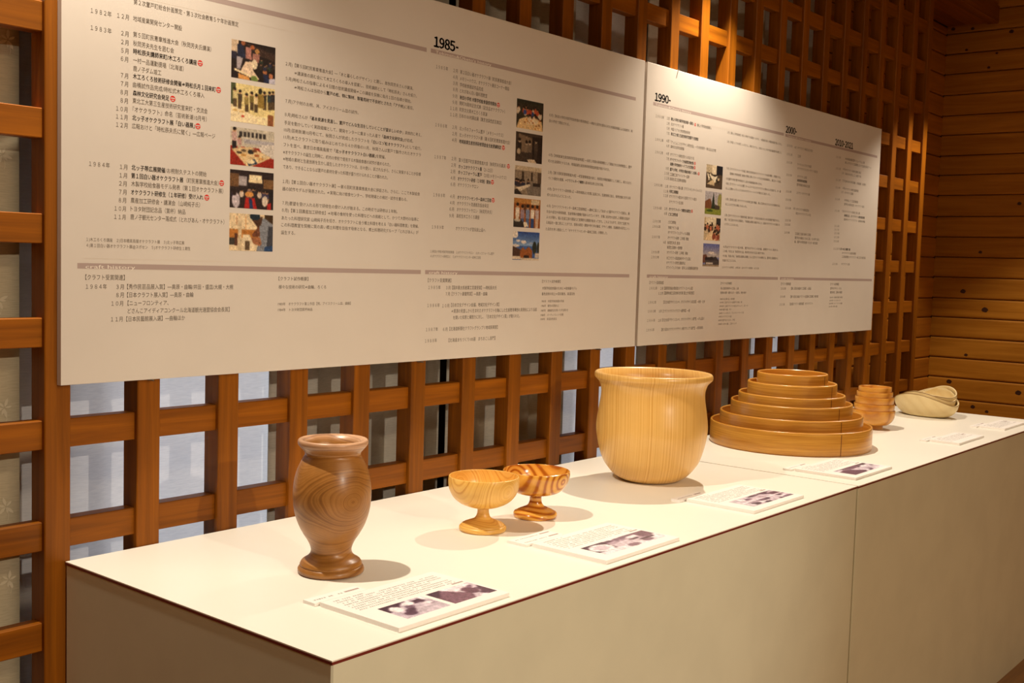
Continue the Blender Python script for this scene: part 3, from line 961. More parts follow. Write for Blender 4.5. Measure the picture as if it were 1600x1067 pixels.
for ln in TEXT.strip().split('\n'):
    X, Z, Wd, k, s = ln.split('|')
    X, Z, Wd = int(X) / 1e4, int(Z) / 1e4, int(Wd) / 1e4
    if k in 'ym': s = s.translate(FW)
    if k == 'n': s = s.replace('(', '（').replace(')', '）')
    pi = 0 if X < 1.484 else 1
    if k in 'nps': s = re.sub(r'(?<!\d)(\d)(?!\d)', lambda m_: m_.group(1).translate(FW), s)
    key = {'h': 'h', 'w': 'w', 's': 'g'}.get(k, 'n')
    ink = Ink(); ink.B = Ink() if key == 'n' else None
    if k == 'h': ink.heading(X, Z, Wd, CH[k], s)
    else: ink.line(X, Z, Wd, CH[k], s)
    nm = {'h': 'year_heading', 'w': 'bar_lettering', 's': 'footnote_line', 'y': 'year_label', 'm': 'month_label'}.get(k, 'text_line')
    if ink.F: ink.make(nm, M[{'n': 'ink', 'g': 'inkgrey', 'h': 'inkblack', 'w': 'white'}[key]], panels[pi][0], YFRONT - (.00011 if k == 'w' else .00007))
    if ink.B and ink.B.F: ink.B.make('bold_text_line', M['inkbold'], panels[pi][0], YFRONT - .00007)
bpy.data.objects.remove(_to)
for x0, x1, z in ((.003, .718, 1.0035), (.003, .7165, .5772), (.7295, 1.4435, 1.0045), (.7285, 1.4435, .5772), (1.5215, 2.2350, 1.0040), (1.5220, 2.2400, .5775), (2.2455, 2.948, 1.0030), (2.2530, 2.957, .5778)):
    pr = panels[0 if x0 < 1.48 else 1][0]
    obj('heading_bar', [(x0, YFRONT - .00005, z + ZO - .0040), (x1, YFRONT - .00005, z + ZO - .0040), (x1, YFRONT - .00005, z + ZO + .0040), (x0, YFRONT - .00005, z + ZO + .0040)], [(0, 1, 2, 3)], M['bar'], pr)
for i, cols in ((0, (.0125, .372, .708, .737, 1.102, 1.436)), (1, (1.529, 1.898, 2.226, 2.252, 2.60, 2.94))):
    rl = Ink()
    for x in cols:
        z = .592 + ZO
        while z < .985 + ZO:
            rl.rect(x, x + .0009, z, z + .002); z += .004
    for z in (.588, .980):
        rl.rect(cols[0], cols[2], z + ZO, z + .0008 + ZO); rl.rect(cols[3], cols[5], z + ZO, z + .0008 + ZO)
    rl.make('dotted_rule', M['rule'], panels[i][0], YFRONT - .00004)
BADGES = [(.209, .900), (.244, .863), (.160, .838), (.206, .801), (.252, .715), (.224, .690), (.934, .926), (.954, .840), (.972, .803), (.922, .766), (.926, .729), (1.726, .975), (1.732, .875), (1.732, .864), (1.754, .850), (1.727, .750)]
bd0 = None
for x, z in BADGES:
    par = panels[0 if x < 1.48 else 1][0]
    n = 20; R_ = .0047 if x < 1.48 else .0042
    V, F_ = [], []
    def seg(zlo, zhi, r):
        k = len(V); hw = lambda q: math.sqrt(max(r * r - q * q, 0))
        st = 6
        for i in range(st + 1):
            q = zlo + (zhi - zlo) * i / st
            V.extend([(-hw(q), 0, q), (hw(q), 0, q)])
        F_.extend([(k + 2 * i, k + 2 * i + 1, k + 2 * i + 3, k + 2 * i + 2) for i in range(st)])
    k = 0
    for i in range(n):      # ring
        a, b = 2 * math.pi * i / n, 2 * math.pi * (i + 1) / n
        k = len(V)
        V += [(R_ * math.cos(a), 0, R_ * math.sin(a)), (R_ * math.cos(b), 0, R_ * math.sin(b)), (R_ * .84 * math.cos(b), 0, R_ * .84 * math.sin(b)), (R_ * .84 * math.cos(a), 0, R_ * .84 * math.sin(a))]
        F_.append((k, k + 3, k + 2, k + 1))
    seg(R_ * .42, R_ * .86, R_ * .86); seg(-R_ * .28, R_ * .02, R_ * .8); seg(-R_ * .84, -R_ * .62, R_ * .86)
    for sx in (-1, 1):
        k = len(V); V += [(sx * R_ * .5, 0, -R_ * .66), (sx * R_ * .8, 0, -R_ * .4), (sx * R_ * .8, 0, -R_ * .28), (sx * R_ * .45, 0, -R_ * .28)]; F_.append((k, k + 1, k + 2, k + 3))
    obj('red_badge', V, F_, M['red'], par, loc=(x, YFRONT - .00009, z + ZO))
for i, x, z, up in ((0, 1.331, 1.711, 1), (0, .127, 1.013, 0), (0, .725, 1.012, 0), (0, 1.329, 1.012, 0), (1, 1.632, 1.711, 1), (1, 2.227, 1.711, 1), (1, 1.631, 1.012, 0), (0, .13, 1.711, 1), (0, .73, 1.711, 1), (1, 2.83, 1.711, 1), (1, 2.23, 1.012, 0), (1, 2.83, 1.012, 0)):
    pin('hanging_nail', x, -.0165, -.0002, z + (.0012 if up else -.0012), .0014, M['steel'], panels[i][0])

# ---- printed photographs
PW, PHh = 76, 52
def ph(i):
    sk = (206, 156, 112)
    if i == 0:      # lathe demonstration
        a = Paint(PW, PHh, (30, 20, 18)); a.r(0, 0, .16, .35, (206, 180, 150)).r(0, .3, .12, .5, (40, 36, 52))
        a.p([(.3, .02), (1, .2), (1, .4), (.6, .3)], (60, 42, 34))
        a.p([(.13, .1), (.26, .06), (.33, .45), (.14, .42)], (28, 34, 56)).p([(.12, .42), (.26, .44), (.2, .75), (.12, .76)], (170, 158, 160)).e(.26, .05, .05, .06, (150, 86, 54))
        a.p([(.32, .14), (.44, .14), (.46, .46), (.32, .44)], (170, 116, 104)).e(.47, .12, .05, .06, (168, 92, 50)).e(.58, .2, .05, .07, (172, 124, 70)).p([(.47, .26), (.64, .28), (.62, .5), (.48, .48)], (160, 110, 96))
        a.p([(.2, .8), (.32, .52), (.46, .5), (.5, .75), (.64, .95), (.4, .9)], (226, 198, 168)).e(.52, .56, .07, .13, (232, 212, 178)).p([(.06, .74), (.62, .92), (.6, .98), (.06, .8)], (236, 214, 172))
        a.p([(.15, .86), (.4, .92), (.42, 1), (.16, 1)], (214, 150, 82)).e(.52, .95, .08, .09, (112, 132, 66)).e(.76, .72, .05, .07, (176, 108, 66)).p([(.72, .76), (.84, .78), (.86, 1), (.74, 1)], (28, 36, 66)).e(.9, .8, .05, .07, (186, 116, 78)).p([(.86, .88), (1, .84), (1, 1), (.86, 1)], (190, 186, 200))
        a.crowd(7, .66, .98, .4, .6, [(50, 40, 34), (40, 52, 40), (36, 40, 60)], .035)
    elif i == 1:    # visitors round a white table
        a = Paint(PW, PHh, (226, 206, 142)); a.r(0, 0, .1, .6, (70, 76, 44)); a.r(0, .78, 1, 1, (240, 220, 172)); a.p([(0, .55), (.55, .8), (.6, 1), (0, 1)], (242, 222, 178))
        for x, tp, sh in ((.09, .12, (200, 184, 130)), (.2, .16, (74, 62, 46)), (.35, .22, (148, 128, 70)), (.47, .16, (120, 104, 52)), (.57, .2, (220, 198, 150)), (.76, .1, (52, 46, 38)), (.88, .08, (46, 60, 62)), (.96, .05, (44, 40, 42))): a.man(x, tp, .50, sh, (84, 66, 44))
        a.p([(.6, .2), (.74, .2), (.76, .55), (.6, .56)], (146, 118, 52)).e(.66, .12, .045, .08, (42, 40, 26)).r(.84, .72, .98, 1, (140, 84, 50)).e(.27, .84, .03, .035, (190, 66, 44)).e(.1, .7, .06, .03, (214, 178, 110)).e(.25, .72, .07, .03, (214, 180, 120))
    elif i == 2:    # tableware on a table, red floor
        a = Paint(PW, PHh, (196, 186, 166)); a.r(0, .5, 1, 1, (150, 36, 22))
        for k in range(7): a.r(.2 + k * .09, .1, .26 + k * .09, .24, (52, 46, 44))
        a.r(.3, .28, 1, .4, (172, 166, 168)).p([(.6, .4), (1, .36), (1, .75), (.75, .7)], (206, 196, 184)).man(.09, .0, .62, (196, 160, 150), (30, 24, 24), w=.06).man(.2, .22, .4, (190, 150, 140), (200, 180, 150))
        a.p([(.02, .58), (.45, .48), (.94, .72), (.5, 1.0), (.36, 1.0)], (220, 190, 140)).p([(.36, .86), (.55, .8), (.62, .92), (.42, 1)], (34, 52, 76)).e(.46, .88, .1, .06, (234, 214, 172)).e(.46, .62, .07, .06, (40, 38, 36))
        for x, y, c in ((.2, .66, (60, 44, 30)), (.3, .72, (190, 140, 70)), (.6, .7, (168, 92, 44)), (.7, .78, (206, 150, 80)), (.55, .58, (120, 70, 40)), (.3, .6, (90, 70, 50)), (.78, .7, (220, 200, 160))): a.e(x, y, .06, .035, c)
    elif i == 3:    # exhibition crowd
        a = Paint(PW, PHh, (40, 28, 28)); a.r(0, .1, .2, .45, (112, 78, 48)).r(.2, .15, .38, .4, (170, 160, 160)).r(.76, .2, 1, .45, (120, 86, 52)).p([(.44, .1), (.72, .1), (.74, .3), (.42, .3)], (240, 216, 168)).e(.58, .18, .14, .06, (250, 232, 190))
        a.crowd(20, .05, .98, .42, .62, [(60, 56, 80), (210, 190, 170), (40, 34, 40), (150, 110, 80), (90, 84, 110)], .045)
        a.p([(.36, .7), (.56, .72), (.62, 1), (.32, 1)], (172, 30, 26)).p([(.43, .72), (.5, .73), (.53, 1), (.45, 1)], (30, 52, 92)).e(.44, .62, .1, .08, (206, 142, 74)).e(.14, .8, .09, .2, (196, 184, 190)).e(.1, .6, .05, .08, (40, 26, 24)).e(.8, .78, .07, .14, (214, 198, 178)).r(.9, .5, 1, 1, (26, 22, 26)).p([(.86, .85), (.95, .8), (.95, 1), (.86, 1)], (168, 34, 30))
    elif i == 4:    # turner bent over the lathe
        a = Paint(PW, PHh, (230, 206, 166)); a.r(0, .42, .66, .66, (182, 116, 50)).r(.35, .05, .38, .45, (206, 160, 110)).r(.15, .08, .19, .3, (200, 160, 120)).r(.8, 0, 1, .4, (66, 46, 26))
        a.p([(.62, .3), (.78, .08), (1, .25), (1, 1), (.62, 1), (.68, .62)], (128, 132, 140)).p([(.9, .3), (1, .3), (1, 1), (.84, 1)], (60, 62, 70)).p([(.48, .1), (.76, .06), (.72, .28), (.64, .36)], (76, 48, 32)).e(.58, .06, .12, .1, (24, 40, 52)).p([(.32, .66), (.7, .62), (.74, .8), (.7, .86), (.36, .72)], (156, 100, 66)).p([(.5, .56), (.68, .3), (.7, .6), (.56, .62)], (112, 66, 44))
        a.p([(.3, .56), (.46, .56), (.6, .95), (.3, 1)], (232, 212, 176)).r(.2, .2, .27, 1, (208, 186, 150)).r(0, .66, .16, .84, (60, 56, 48)).r(.12, .54, .18, .86, (90, 52, 34)).r(.36, .74, .46, .98, (92, 72, 50)).p([(.8, .88), (1, .84), (1, 1), (.8, 1)], (40, 70, 110))
    elif i == 5:    # school lunch
        a = Paint(PW, PHh, (52, 48, 36)); a.r(0, .0, 1, .12, (40, 44, 34)).crowd(16, .04, .96, .2, .4, [(220, 204, 180), (180, 80, 50), (60, 80, 140), (210, 190, 160)], .05)
        a.p([(.1, .7), (.5, .5), (.95, .66), (1, 1), (0, 1)], (226, 192, 138)).e(.5, .42, .07, .12, (178, 70, 42)).e(.6, .46, .05, .08, (44, 66, 120)).crowd(5, .15, .8, .48, .6, [(232, 212, 180)], .06)
        for k in range(18): a.e(a.rs.uniform(.3, .95), a.rs.uniform(.6, .95), .035, .025, [(206, 140, 70), (240, 216, 170), (150, 80, 40)][k % 3])
    elif i == 6:    # monochrome visit
        a = Paint(PW, PHh, (64, 52, 42)); a.p([(.1, .05), (.6, .16), (.6, .6), (.1, .7)], (126, 106, 84)).r(.62, .1, 1, 1, (34, 26, 22))
        for x, tp, sh in ((.14, .2, (42, 36, 32)), (.4, .26, (128, 110, 90)), (.52, .24, (110, 94, 78)), (.76, .16, (70, 58, 48))): a.man(x, tp, .72, sh, (58, 48, 40), w=.075, skin=(190, 168, 140))
        a.p([(.42, .9), (.72, .88), (.8, 1), (.5, 1)], (206, 186, 156)).e(.12, .66, .07, .1, (180, 160, 132))
    elif i == 7:    # meeting room
        a = Paint(PW, PHh, (140, 124, 104)); a.r(0, 0, 1, .16, (190, 172, 144)).r(.26, .2, .34, .5, (60, 48, 40)).r(.6, .2, .67, .5, (62, 50, 42)).r(.86, .18, 1, .6, (84, 68, 54)).p([(.4, .6), (1, .55), (1, 1), (.5, 1)], (118, 108, 96))
        a.crowd(9, .05, .6, .46, .56, [(36, 40, 60), (50, 44, 50)], .05); a.p([(.05, .78), (.55, .6), (.6, .66), (.1, .95)], (212, 196, 170)).p([(0, .86), (.1, .8), (.3, 1), (0, 1)], (44, 38, 36)).r(.68, .56, .96, .68, (44, 36, 32))
    elif i == 8:    # five men in a timber room
        a = Paint(PW, PHh, (150, 84, 34)); a.r(0, 0, 1, .18, (176, 122, 62)).r(.64, .02, .96, .2, (206, 184, 150)).r(.3, .2, .6, .5, (96, 56, 26))
        for x, tp, sh, lg in ((.14, .16, (226, 214, 196), (206, 190, 168)), (.32, .22, (150, 130, 140), (70, 84, 120)), (.52, .2, (120, 132, 160), (86, 104, 140)), (.7, .2, (226, 214, 196), (46, 70, 116)), (.88, .2, (184, 168, 166), (190, 158, 130))): a.man(x, tp, .8, sh, lg, w=.075)
        a.p([(0, .72), (.28, .74), (.5, .98), (0, 1)], (48, 44, 40)).p([(.36, .82), (.48, .8), (.56, .96), (.4, .98)], (226, 212, 186)).e(.14, .76, .12, .05, (190, 180, 160))
    elif i == 9:    # gabled building under a blue sky
        a = Paint(PW, PHh, (60, 92, 150))
        for q in range(10): a.r(0, .05 * q, 1, .05 * (q + 1), (44 + 9 * q, 74 + 9 * q, 136 + 6 * q))
        a.e(.06, .1, .13, .14, (226, 214, 200)).e(.2, .32, .08, .04, (214, 204, 196)).e(.4, .36, .1, .06, (220, 208, 196)).e(.1, .5, .15, .05, (214, 202, 190)).e(.68, .4, .08, .03, (150, 160, 180))
        a.e(.82, .55, .08, .22, (36, 44, 34)).e(.96, .55, .05, .2, (38, 46, 38)).p([(0, .52), (.28, .62), (.3, .9), (0, .9)], (72, 50, 40)).p([(.28, .66), (.38, .54), (.46, .64), (.6, .52), (.74, .66), (.74, .92), (.28, .92)], (146, 84, 40)).r(.42, .82, .62, .95, (40, 28, 24)).r(0, .86, .3, .98, (214, 196, 170)).r(.3, .93, 1, 1, (206, 190, 166)).r(.84, .74, 1, .9, (190, 176, 160))
    elif i == 10:   # workshop
        a = Paint(PW, PHh, (80, 66, 52)); a.r(0, 0, .36, .34, (190, 172, 140)).r(.36, 0, .62, .4, (230, 212, 180)).r(.64, 0, 1, .38, (26, 30, 36))
        for k in range(16): a.p([(a.rs.uniform(0, .9), a.rs.uniform(.35, .9)) for _ in range(3)], [(34, 28, 24), (232, 216, 186), (60, 56, 40), (204, 180, 140)][k % 4])
        a.p([(.3, .5), (.7, .46), (.5, .72)], (236, 222, 194))
    elif i == 11:   # conifer, barn and lawn
        a = Paint(PW, PHh, (176, 170, 172)); a.r(0, .72, 1, 1, (132, 140, 56)).p([(.0, .45), (.3, .3), (.4, .5), (.4, .75), (.0, .75)], (118, 72, 44)).p([(.5, .0), (.62, .75), (.38, .75)], (36, 48, 34)).e(.9, .4, .14, .34, (150, 146, 84)).p([(.6, .55), (.9, .6), (.9, .76), (.6, .76)], (70, 60, 50)).e(.3, .84, .2, .05, (60, 84, 34))
    elif i == 12:   # people round tables by a window
        a = Paint(PW, PHh, (196, 174, 138)); a.r(.1, 0, .7, .3, (224, 208, 176)).r(.74, .02, 1, .4, (44, 46, 46)).crowd(16, .05, .98, .26, .5, [(60, 44, 36), (180, 100, 70), (210, 184, 150), (90, 70, 56)], .055)
        a.p([(.2, .75), (.6, .55), (.9, .8), (.7, 1), (.1, 1)], (226, 196, 152)).crowd(4, .4, .95, .62, .8, [(140, 70, 50), (190, 120, 96)], .07)
    else:           # hall under a violet sky
        a = Paint(PW, PHh, (120, 126, 170))
        for q in range(10): a.r(0, .06 * q, 1, .06 * (q + 1), (96 + 9 * q, 104 + 7 * q, 160))
        a.e(.5, .4, .2, .06, (214, 200, 190)).e(.7, .46, .14, .04, (200, 190, 186)).p([(0, .5), (.2, .48), (.3, .62), (.3, .85), (0, .85)], (112, 72, 60)).p([(.14, .6), (.6, .58), (.74, .72), (.14, .76)], (38, 36, 40)).p([(.62, .6), (.78, .56), (1, .74), (.72, .76)], (52, 48, 52)).r(.14, .74, 1, .94, (72, 66, 66)).r(.2, .82, .62, .9, (196, 184, 170)).r(0, .93, 1, 1, (150, 132, 110))
    return a.grain(9)
px = [(.268, .3565)] * 5 + [(.994, 1.085)] * 5 + [(1.793, 1.881)] * 4
pz = [(.948, .887), (.879, .817), (.808, .747), (.739, .677), (.668, .607)]
pz = pz + pz + pz[1:]
for i in range(14):
    (xa, xb), (zt, zb) = px[i], pz[i]
    photo_mesh('photograph', ph(i), (xa, YFRONT - .00008, zt + ZO), (xb - xa, 0, 0), (0, 0, zb - zt), panels[0 if i < 10 else 1][0])

# ================================================================ caption cards and name tags
def mono(kind, w, h):
    a = Paint(w, h, (206, 192, 206) if kind else (196, 182, 198)); rs = np.random.RandomState(40 + kind)
    dk = [(84, 56, 78), (120, 92, 114), (238, 230, 238), (66, 40, 60), (170, 148, 166)]
    for k in range(26 if kind != 1 else 14):
        x, y = rs.uniform(0, 1), rs.uniform(0, 1); c = dk[rs.randint(5)]
        a.e(x, y, rs.uniform(.04, .14), rs.uniform(.05, .16), c)
    if kind == 0:      # crowd of white caps round a bench
        a.p([(0, 0), (.5, 0), (.2, .5), (0, .3)], (70, 44, 64)).e(.2, .35, .12, .2, (238, 232, 238)).e(.55, .2, .12, .14, (240, 234, 240)).p([(.3, 1), (.5, .5), (1, .6), (1, 1)], (200, 186, 200))
    elif kind == 1:    # hands shaping a bowl
        a.p([(0, .2), (.4, .1), (.7, .5), (.5, 1), (0, 1)], (120, 86, 104)).p([(.3, 0), (.62, 0), (.8, .5), (.6, .62)], (236, 226, 236)).e(.7, .5, .14, .26, (104, 70, 90)).p([(.85, .6), (1, .3), (1, 1), (.8, 1)], (84, 56, 78)).p([(0, 0), (.3, 0), (.1, .4), (0, .4)], (72, 46, 66))
    elif kind == 2:    # plate and people
        a.put(a.v > .72, (230, 222, 232)); a.p([(0, 0), (.34, 0), (.3, .7), (0, .72)], (74, 46, 66)); a.e(.16, .42, .15, .34, (240, 234, 240)).e(.16, .42, .1, .22, (206, 192, 206)).e(.5, .85, .09, .14, (130, 100, 120)).e(.76, .8, .08, .12, (120, 92, 114)).r(.8, 0, 1, .5, (110, 80, 100))
    elif kind == 3:
        a.r(0, 0, .12, 1, (206, 194, 206)); a.r(.8, .2, 1, .6, (96, 60, 82)); a.put((a.v > .45) & (a.v < .55), (236, 228, 236))
    else:
        a.p([(0, .3), (.2, .2), (.5, .8), (.4, 1), (0, 1)], (96, 58, 80)).p([(.3, 0), (.9, .0), (.6, .3), (.4, .35)], (104, 68, 90))
    return a.grain(7)

def dash_rows(rows, z, seed):
    """rows = (x0, x1, y, height, em): tiny runs of print too fine to read"""
    rs = random.Random(seed); V, F_ = [], []
    for x0, x1, y, h, em in rows:
        x = x0
        while x < x1 - em:
            wd = em * rs.uniform(.55, .85)
            if rs.random() < .88:
                for q in range(2):
                    n = len(V); yy = y + h * (.12 + .5 * q) * rs.uniform(.9, 1.1); hh = h * rs.uniform(.14, .26)
                    V += [(x, yy, z), (x + wd, yy, z), (x + wd, yy + hh, z), (x, yy + hh, z)]; F_.append((n, n + 1, n + 2, n + 3))
                n = len(V); xx = x + wd * rs.uniform(.2, .7); V += [(xx, y, z), (xx + wd * .16, y, z), (xx + wd * .16, y + h, z), (xx, y + h, z)]; F_.append((n, n + 1, n + 2, n + 3))
            x += em
    return V, F_

CT = .0062
def card(x0, x1, y0, y1, label, photos, rows, seed, rot=0.0, mark=True):
    """y1 = back edge, y0 = front edge; local frame: origin at back left corner on the plinth"""
    t = tag(empty('caption_card', (x0, y1, ZT)), label, 'card', 'caption cards along the front edge')
    t.rotation_euler[2] = rot
    w, d = x1 - x0, y1 - y0
    obj('card_board', *prism('x', 0, w, -d, 0, 0, CT, .0005), M['card'], t)
    V, F_ = dash_rows(rows, CT + .00008, seed); obj('printed_text', V, F_, M['inkgrey'], t)
    for xa, xb, ya_, yb_, kind in photos:
        photo_mesh('photograph', mono(kind, int((xb - xa) * 500), int((ya_ - yb_) * 500)), (xa, ya_, CT + .00008), (xb - xa, 0, 0), (0, yb_ - ya_, 0), t)
    if mark:
        xm = max(p[1] for p in photos) if photos else w - .012
        ym = (photos[0][2] + .006) if photos else -d + .05
        obj('grey_mark', [(xm - .024, ym, CT + .00008), (xm - .001, ym, CT + .00008), (xm - .001, ym + .004, CT + .00008), (xm - .024, ym + .004, CT + .00008)], [(0, 1, 2, 3)], M['bar'], t)
    return t
def rows_for(w, n, top=-.012, step=.0072, start=.014, title=True):
    r = [(start, start + .055, top, .0034, .0038)] if title else []
    for i in range(n):
        r.append((start, w - (.012 if i % 4 != 3 else .012 + .03 * ((i * 7) % 4)), top - step * (i + 1), .0030, .0036))
    return r
card(.113, .326, -.580, -.432, 'white caption card with two monochrome photographs in front of the brown vase', [(.033, .114, -.074, -.130, 0), (.1225, .208, -.074, -.130, 1)], rows_for(.213, 7), 1)
card(.562, .776, -.579, -.431, 'white caption card with a wide photograph showing a round plate, in front of the goblets', [(.030, .208, -.075, -.128, 2)], rows_for(.214, 7), 2)
card(1.062, 1.276, -.570, -.422, 'white caption card with a wide patchy purple photograph, in front of the deep tub', [(.034, .206, -.074, -.130, 3)], rows_for(.214, 7), 3)
card(1.547, 1.760, -.567, -.420, 'white caption card with a dark purple photograph, in front of the stacked hoops', [(.034, .203, -.078, -.132, 4)], rows_for(.213, 7), 4)
card(2.272, 2.484, -.5575, -.476, 'white text-only caption card in front of the small nested bowls', [], rows_for(.212, 5, -.012, .0085), 5)
card(2.690, 2.900, -.5560, -.480, 'white text-only caption card at the far right corner of the plinth', [], rows_for(.210, 5, -.012, .0085), 6)

def name_tag(x0, x1, y0, y1, label, seed, lines=1):
    t = tag(empty('name_tag', (x0, y1, ZT)), label, 'name tag', 'name tags beside the caption cards')
    w, d = x1 - x0, y1 - y0
    obj('tag_board', *prism('x', 0, w, -d, 0, 0, .0045, .0004), M['card'], t)
    rws = [(.008, w * .66, -d * (i + .62) / lines, .0034, .0042) for i in range(lines)]
    V, F_ = dash_rows(rws, (.0045 + .00008), seed); obj('printed_text', V, F_, M['inkgrey'], t)
    for i in range(lines):
        y = -d * (i + .62) / lines
        obj('grey_mark', [(w - .030, y, (.0045 + .00008)), (w - .004, y, (.0045 + .00008)), (w - .004, y + .0045, (.0045 + .00008)), (w - .030, y + .0045, (.0045 + .00008))], [(0, 1, 2, 3)], M['bar'], t)
name_tag(.108, .200, -.427, -.403, 'small white name tag behind the card of the brown vase', 11)
name_tag(.553, .655, -.426, -.386, 'small white two-line name tag by the goblets', 12, 2)
name_tag(1.046, 1.146, -.417, -.396, 'small white name tag between the deep tub and its card', 13)
name_tag(1.540, 1.638, -.415, -.394, 'small white name tag between the stacked hoops and their card', 14)
name_tag(2.262, 2.362, -.472, -.452, 'small white name tag behind the card of the nested bowls', 15)
name_tag(2.682, 2.782, -.476, -.456, 'small white name tag nearest the oval bowls', 16)

# ================================================================ turned woodware
def turned(name, prof, mat, loc, label, cat, group=None, n=80):
    o = fixn(obj(name, *lathe(prof, n), mat, None, smooth=True, loc=loc))
    tag(o, label, cat, group)
    return o

M['walnut'] = ringwood('vase_wood', [(0.22, lin(126, 78, 30)), (.45, lin(156, 104, 46)), (.55, lin(170, 118, 58)), (.78, lin(142, 92, 38))], (.0, .0, .112), (math.radians(88), 0, math.radians(-10)), 190, .06, 7.0, .36, .15, .20, (1.0, .75, 1), irregular=True, sap=(.196, .206, .02))
vase = smooth_profile([(0, 0), (.044, 0, 1), (.0478, .002), (.0485, .0065), (.0465, .0100), (.0445, .0115, 1), (.0455, .0135, 1), (.0425, .0185), (.0350, .0235), (.0305, .0295), (.0300, .0370), (.0345, .0480), (.0415, .0590), (.0488, .0730), (.0545, .0915), (.0569, .1120), (.0560, .1320), (.0515, .1520), (.0440, .1680), (.0405, .1745), (.0410, .1790, 1), (.0455, .1840), (.0500, .1895), (.0511, .1935), (.0500, .1965), (.0475, .1975), (.0430, .1955), (.0380, .1900), (.0345, .1800), (.0380, .1650), (.0440, .1350), (.0450, .1000), (.0340, .0600), (.0200, .0400), (0, .0380)], 5)
turned('turned_vase', vase, M['walnut'], (.2341, -.3143, ZT), 'brown turned wooden vase with swirling knot grain and a flared foot', 'vase')

def goblet(name, pr, mat, loc, label):
    return turned(name, smooth_profile(pr, 5), mat, loc, label, 'goblet', 'footed wooden cups')
M['pine_g'] = ringwood('goblet_pale_pine', [(0.30, lin(238, 192, 102)), (.5, lin(234, 184, 92)), (.62, lin(222, 164, 74)), (.75, lin(212, 150, 60))], (-.002, 0, .074), (math.radians(89), 0, math.radians(-4)), 420, .002, 6.0, .36, .2, .04, irregular=True)
g1 = [(0, 0), (.038, 0, 1), (.0406, .002), (.0409, .006), (.0395, .0085), (.0370, .0095, 1), (.0370, .0110, 1), (.0325, .0136), (.0240, .0170), (.0165, .0202), (.0122, .0245), (.0103, .0305), (.0100, .0375), (.0115, .0402, 1), (.0230, .0415), (.0331, .0448), (.0431, .0500), (.0526, .0586), (.0595, .0715), (.0613, .0850), (.0606, .0935), (.0596, .0945), (.0582, .0940), (.0580, .0850), (.0560, .0720), (.0490, .0600), (.0380, .0520), (.0200, .0480), (0, .0470)]
goblet('footed_cup', g1, M['pine_g'], (.5905, -.2988, ZT), 'pale honey footed cup with fine concentric grain, nearer of the two goblets')
M['stripe_g'] = ringwood('goblet_striped_pine', [(0.0, lin(234, 176, 78)), (.5, lin(224, 160, 62)), (.72, lin(184, 108, 28)), (1.0, lin(168, 90, 22))], (0.004, 0, .068), (math.radians(86), 0, math.radians(-2)), 215, .001, 8.0, .16, .5, .06, (1.15, 1, 1))
g2 = [(0, 0), (.037, 0, 1), (.0396, .002), (.0400, .0065), (.0385, .0095), (.0360, .0105, 1), (.0320, .0132), (.0234, .0170), (.0160, .0205), (.0125, .0250), (.0110, .0310), (.0112, .0375), (.0135, .0392, 1), (.0250, .0420), (.0400, .0462), (.0500, .0530), (.0575, .0635), (.0612, .0760), (.0612, .0845), (.0602, .0860), (.0588, .0855), (.0582, .0760), (.0540, .0640), (.0460, .0545), (.0300, .0480), (0, .0460)]
goblet('footed_cup', g2, M['stripe_g'], (.7381, -.2969, ZT), 'glossy orange footed cup with bold dark stripes, behind the pale goblet')

M['pine_t'] = ringwood('tub_pine', [(0.30, lin(234, 190, 110)), (.52, lin(228, 180, 98)), (.66, lin(216, 162, 78)), (.78, lin(208, 150, 66))], (1.92, -2.30, 0), (math.radians(.15), math.radians(.1), 0), 300, .0035, 5.0, .36, .28, .04, irregular=True)
tub = smooth_profile([(0, .002), (.045, .0005), (.054, 0, 1), (.0640, .0035), (.0800, .0130), (.0945, .0290), (.1060, .0480), (.1150, .0780), (.1198, .1050), (.1200, .1250), (.1165, .1530), (.1125, .1780), (.1120, .1960), (.1165, .2110), (.1225, .2180), (.1268, .2225), (.1276, .2275), (.1262, .2325), (.1225, .2345), (.1170, .2310), (.1090, .2180), (.1050, .1950), (.1080, .1600), (.1110, .1150), (.1040, .0700), (.0850, .0350), (.0500, .0180), (0, .0150)], 6)
turned('turned_tub', tub, M['pine_t'], (1.2035, -.2448, ZT), 'deep pale pine tub with vertical grain and a flared rounded rim', 'tub', None, 96)

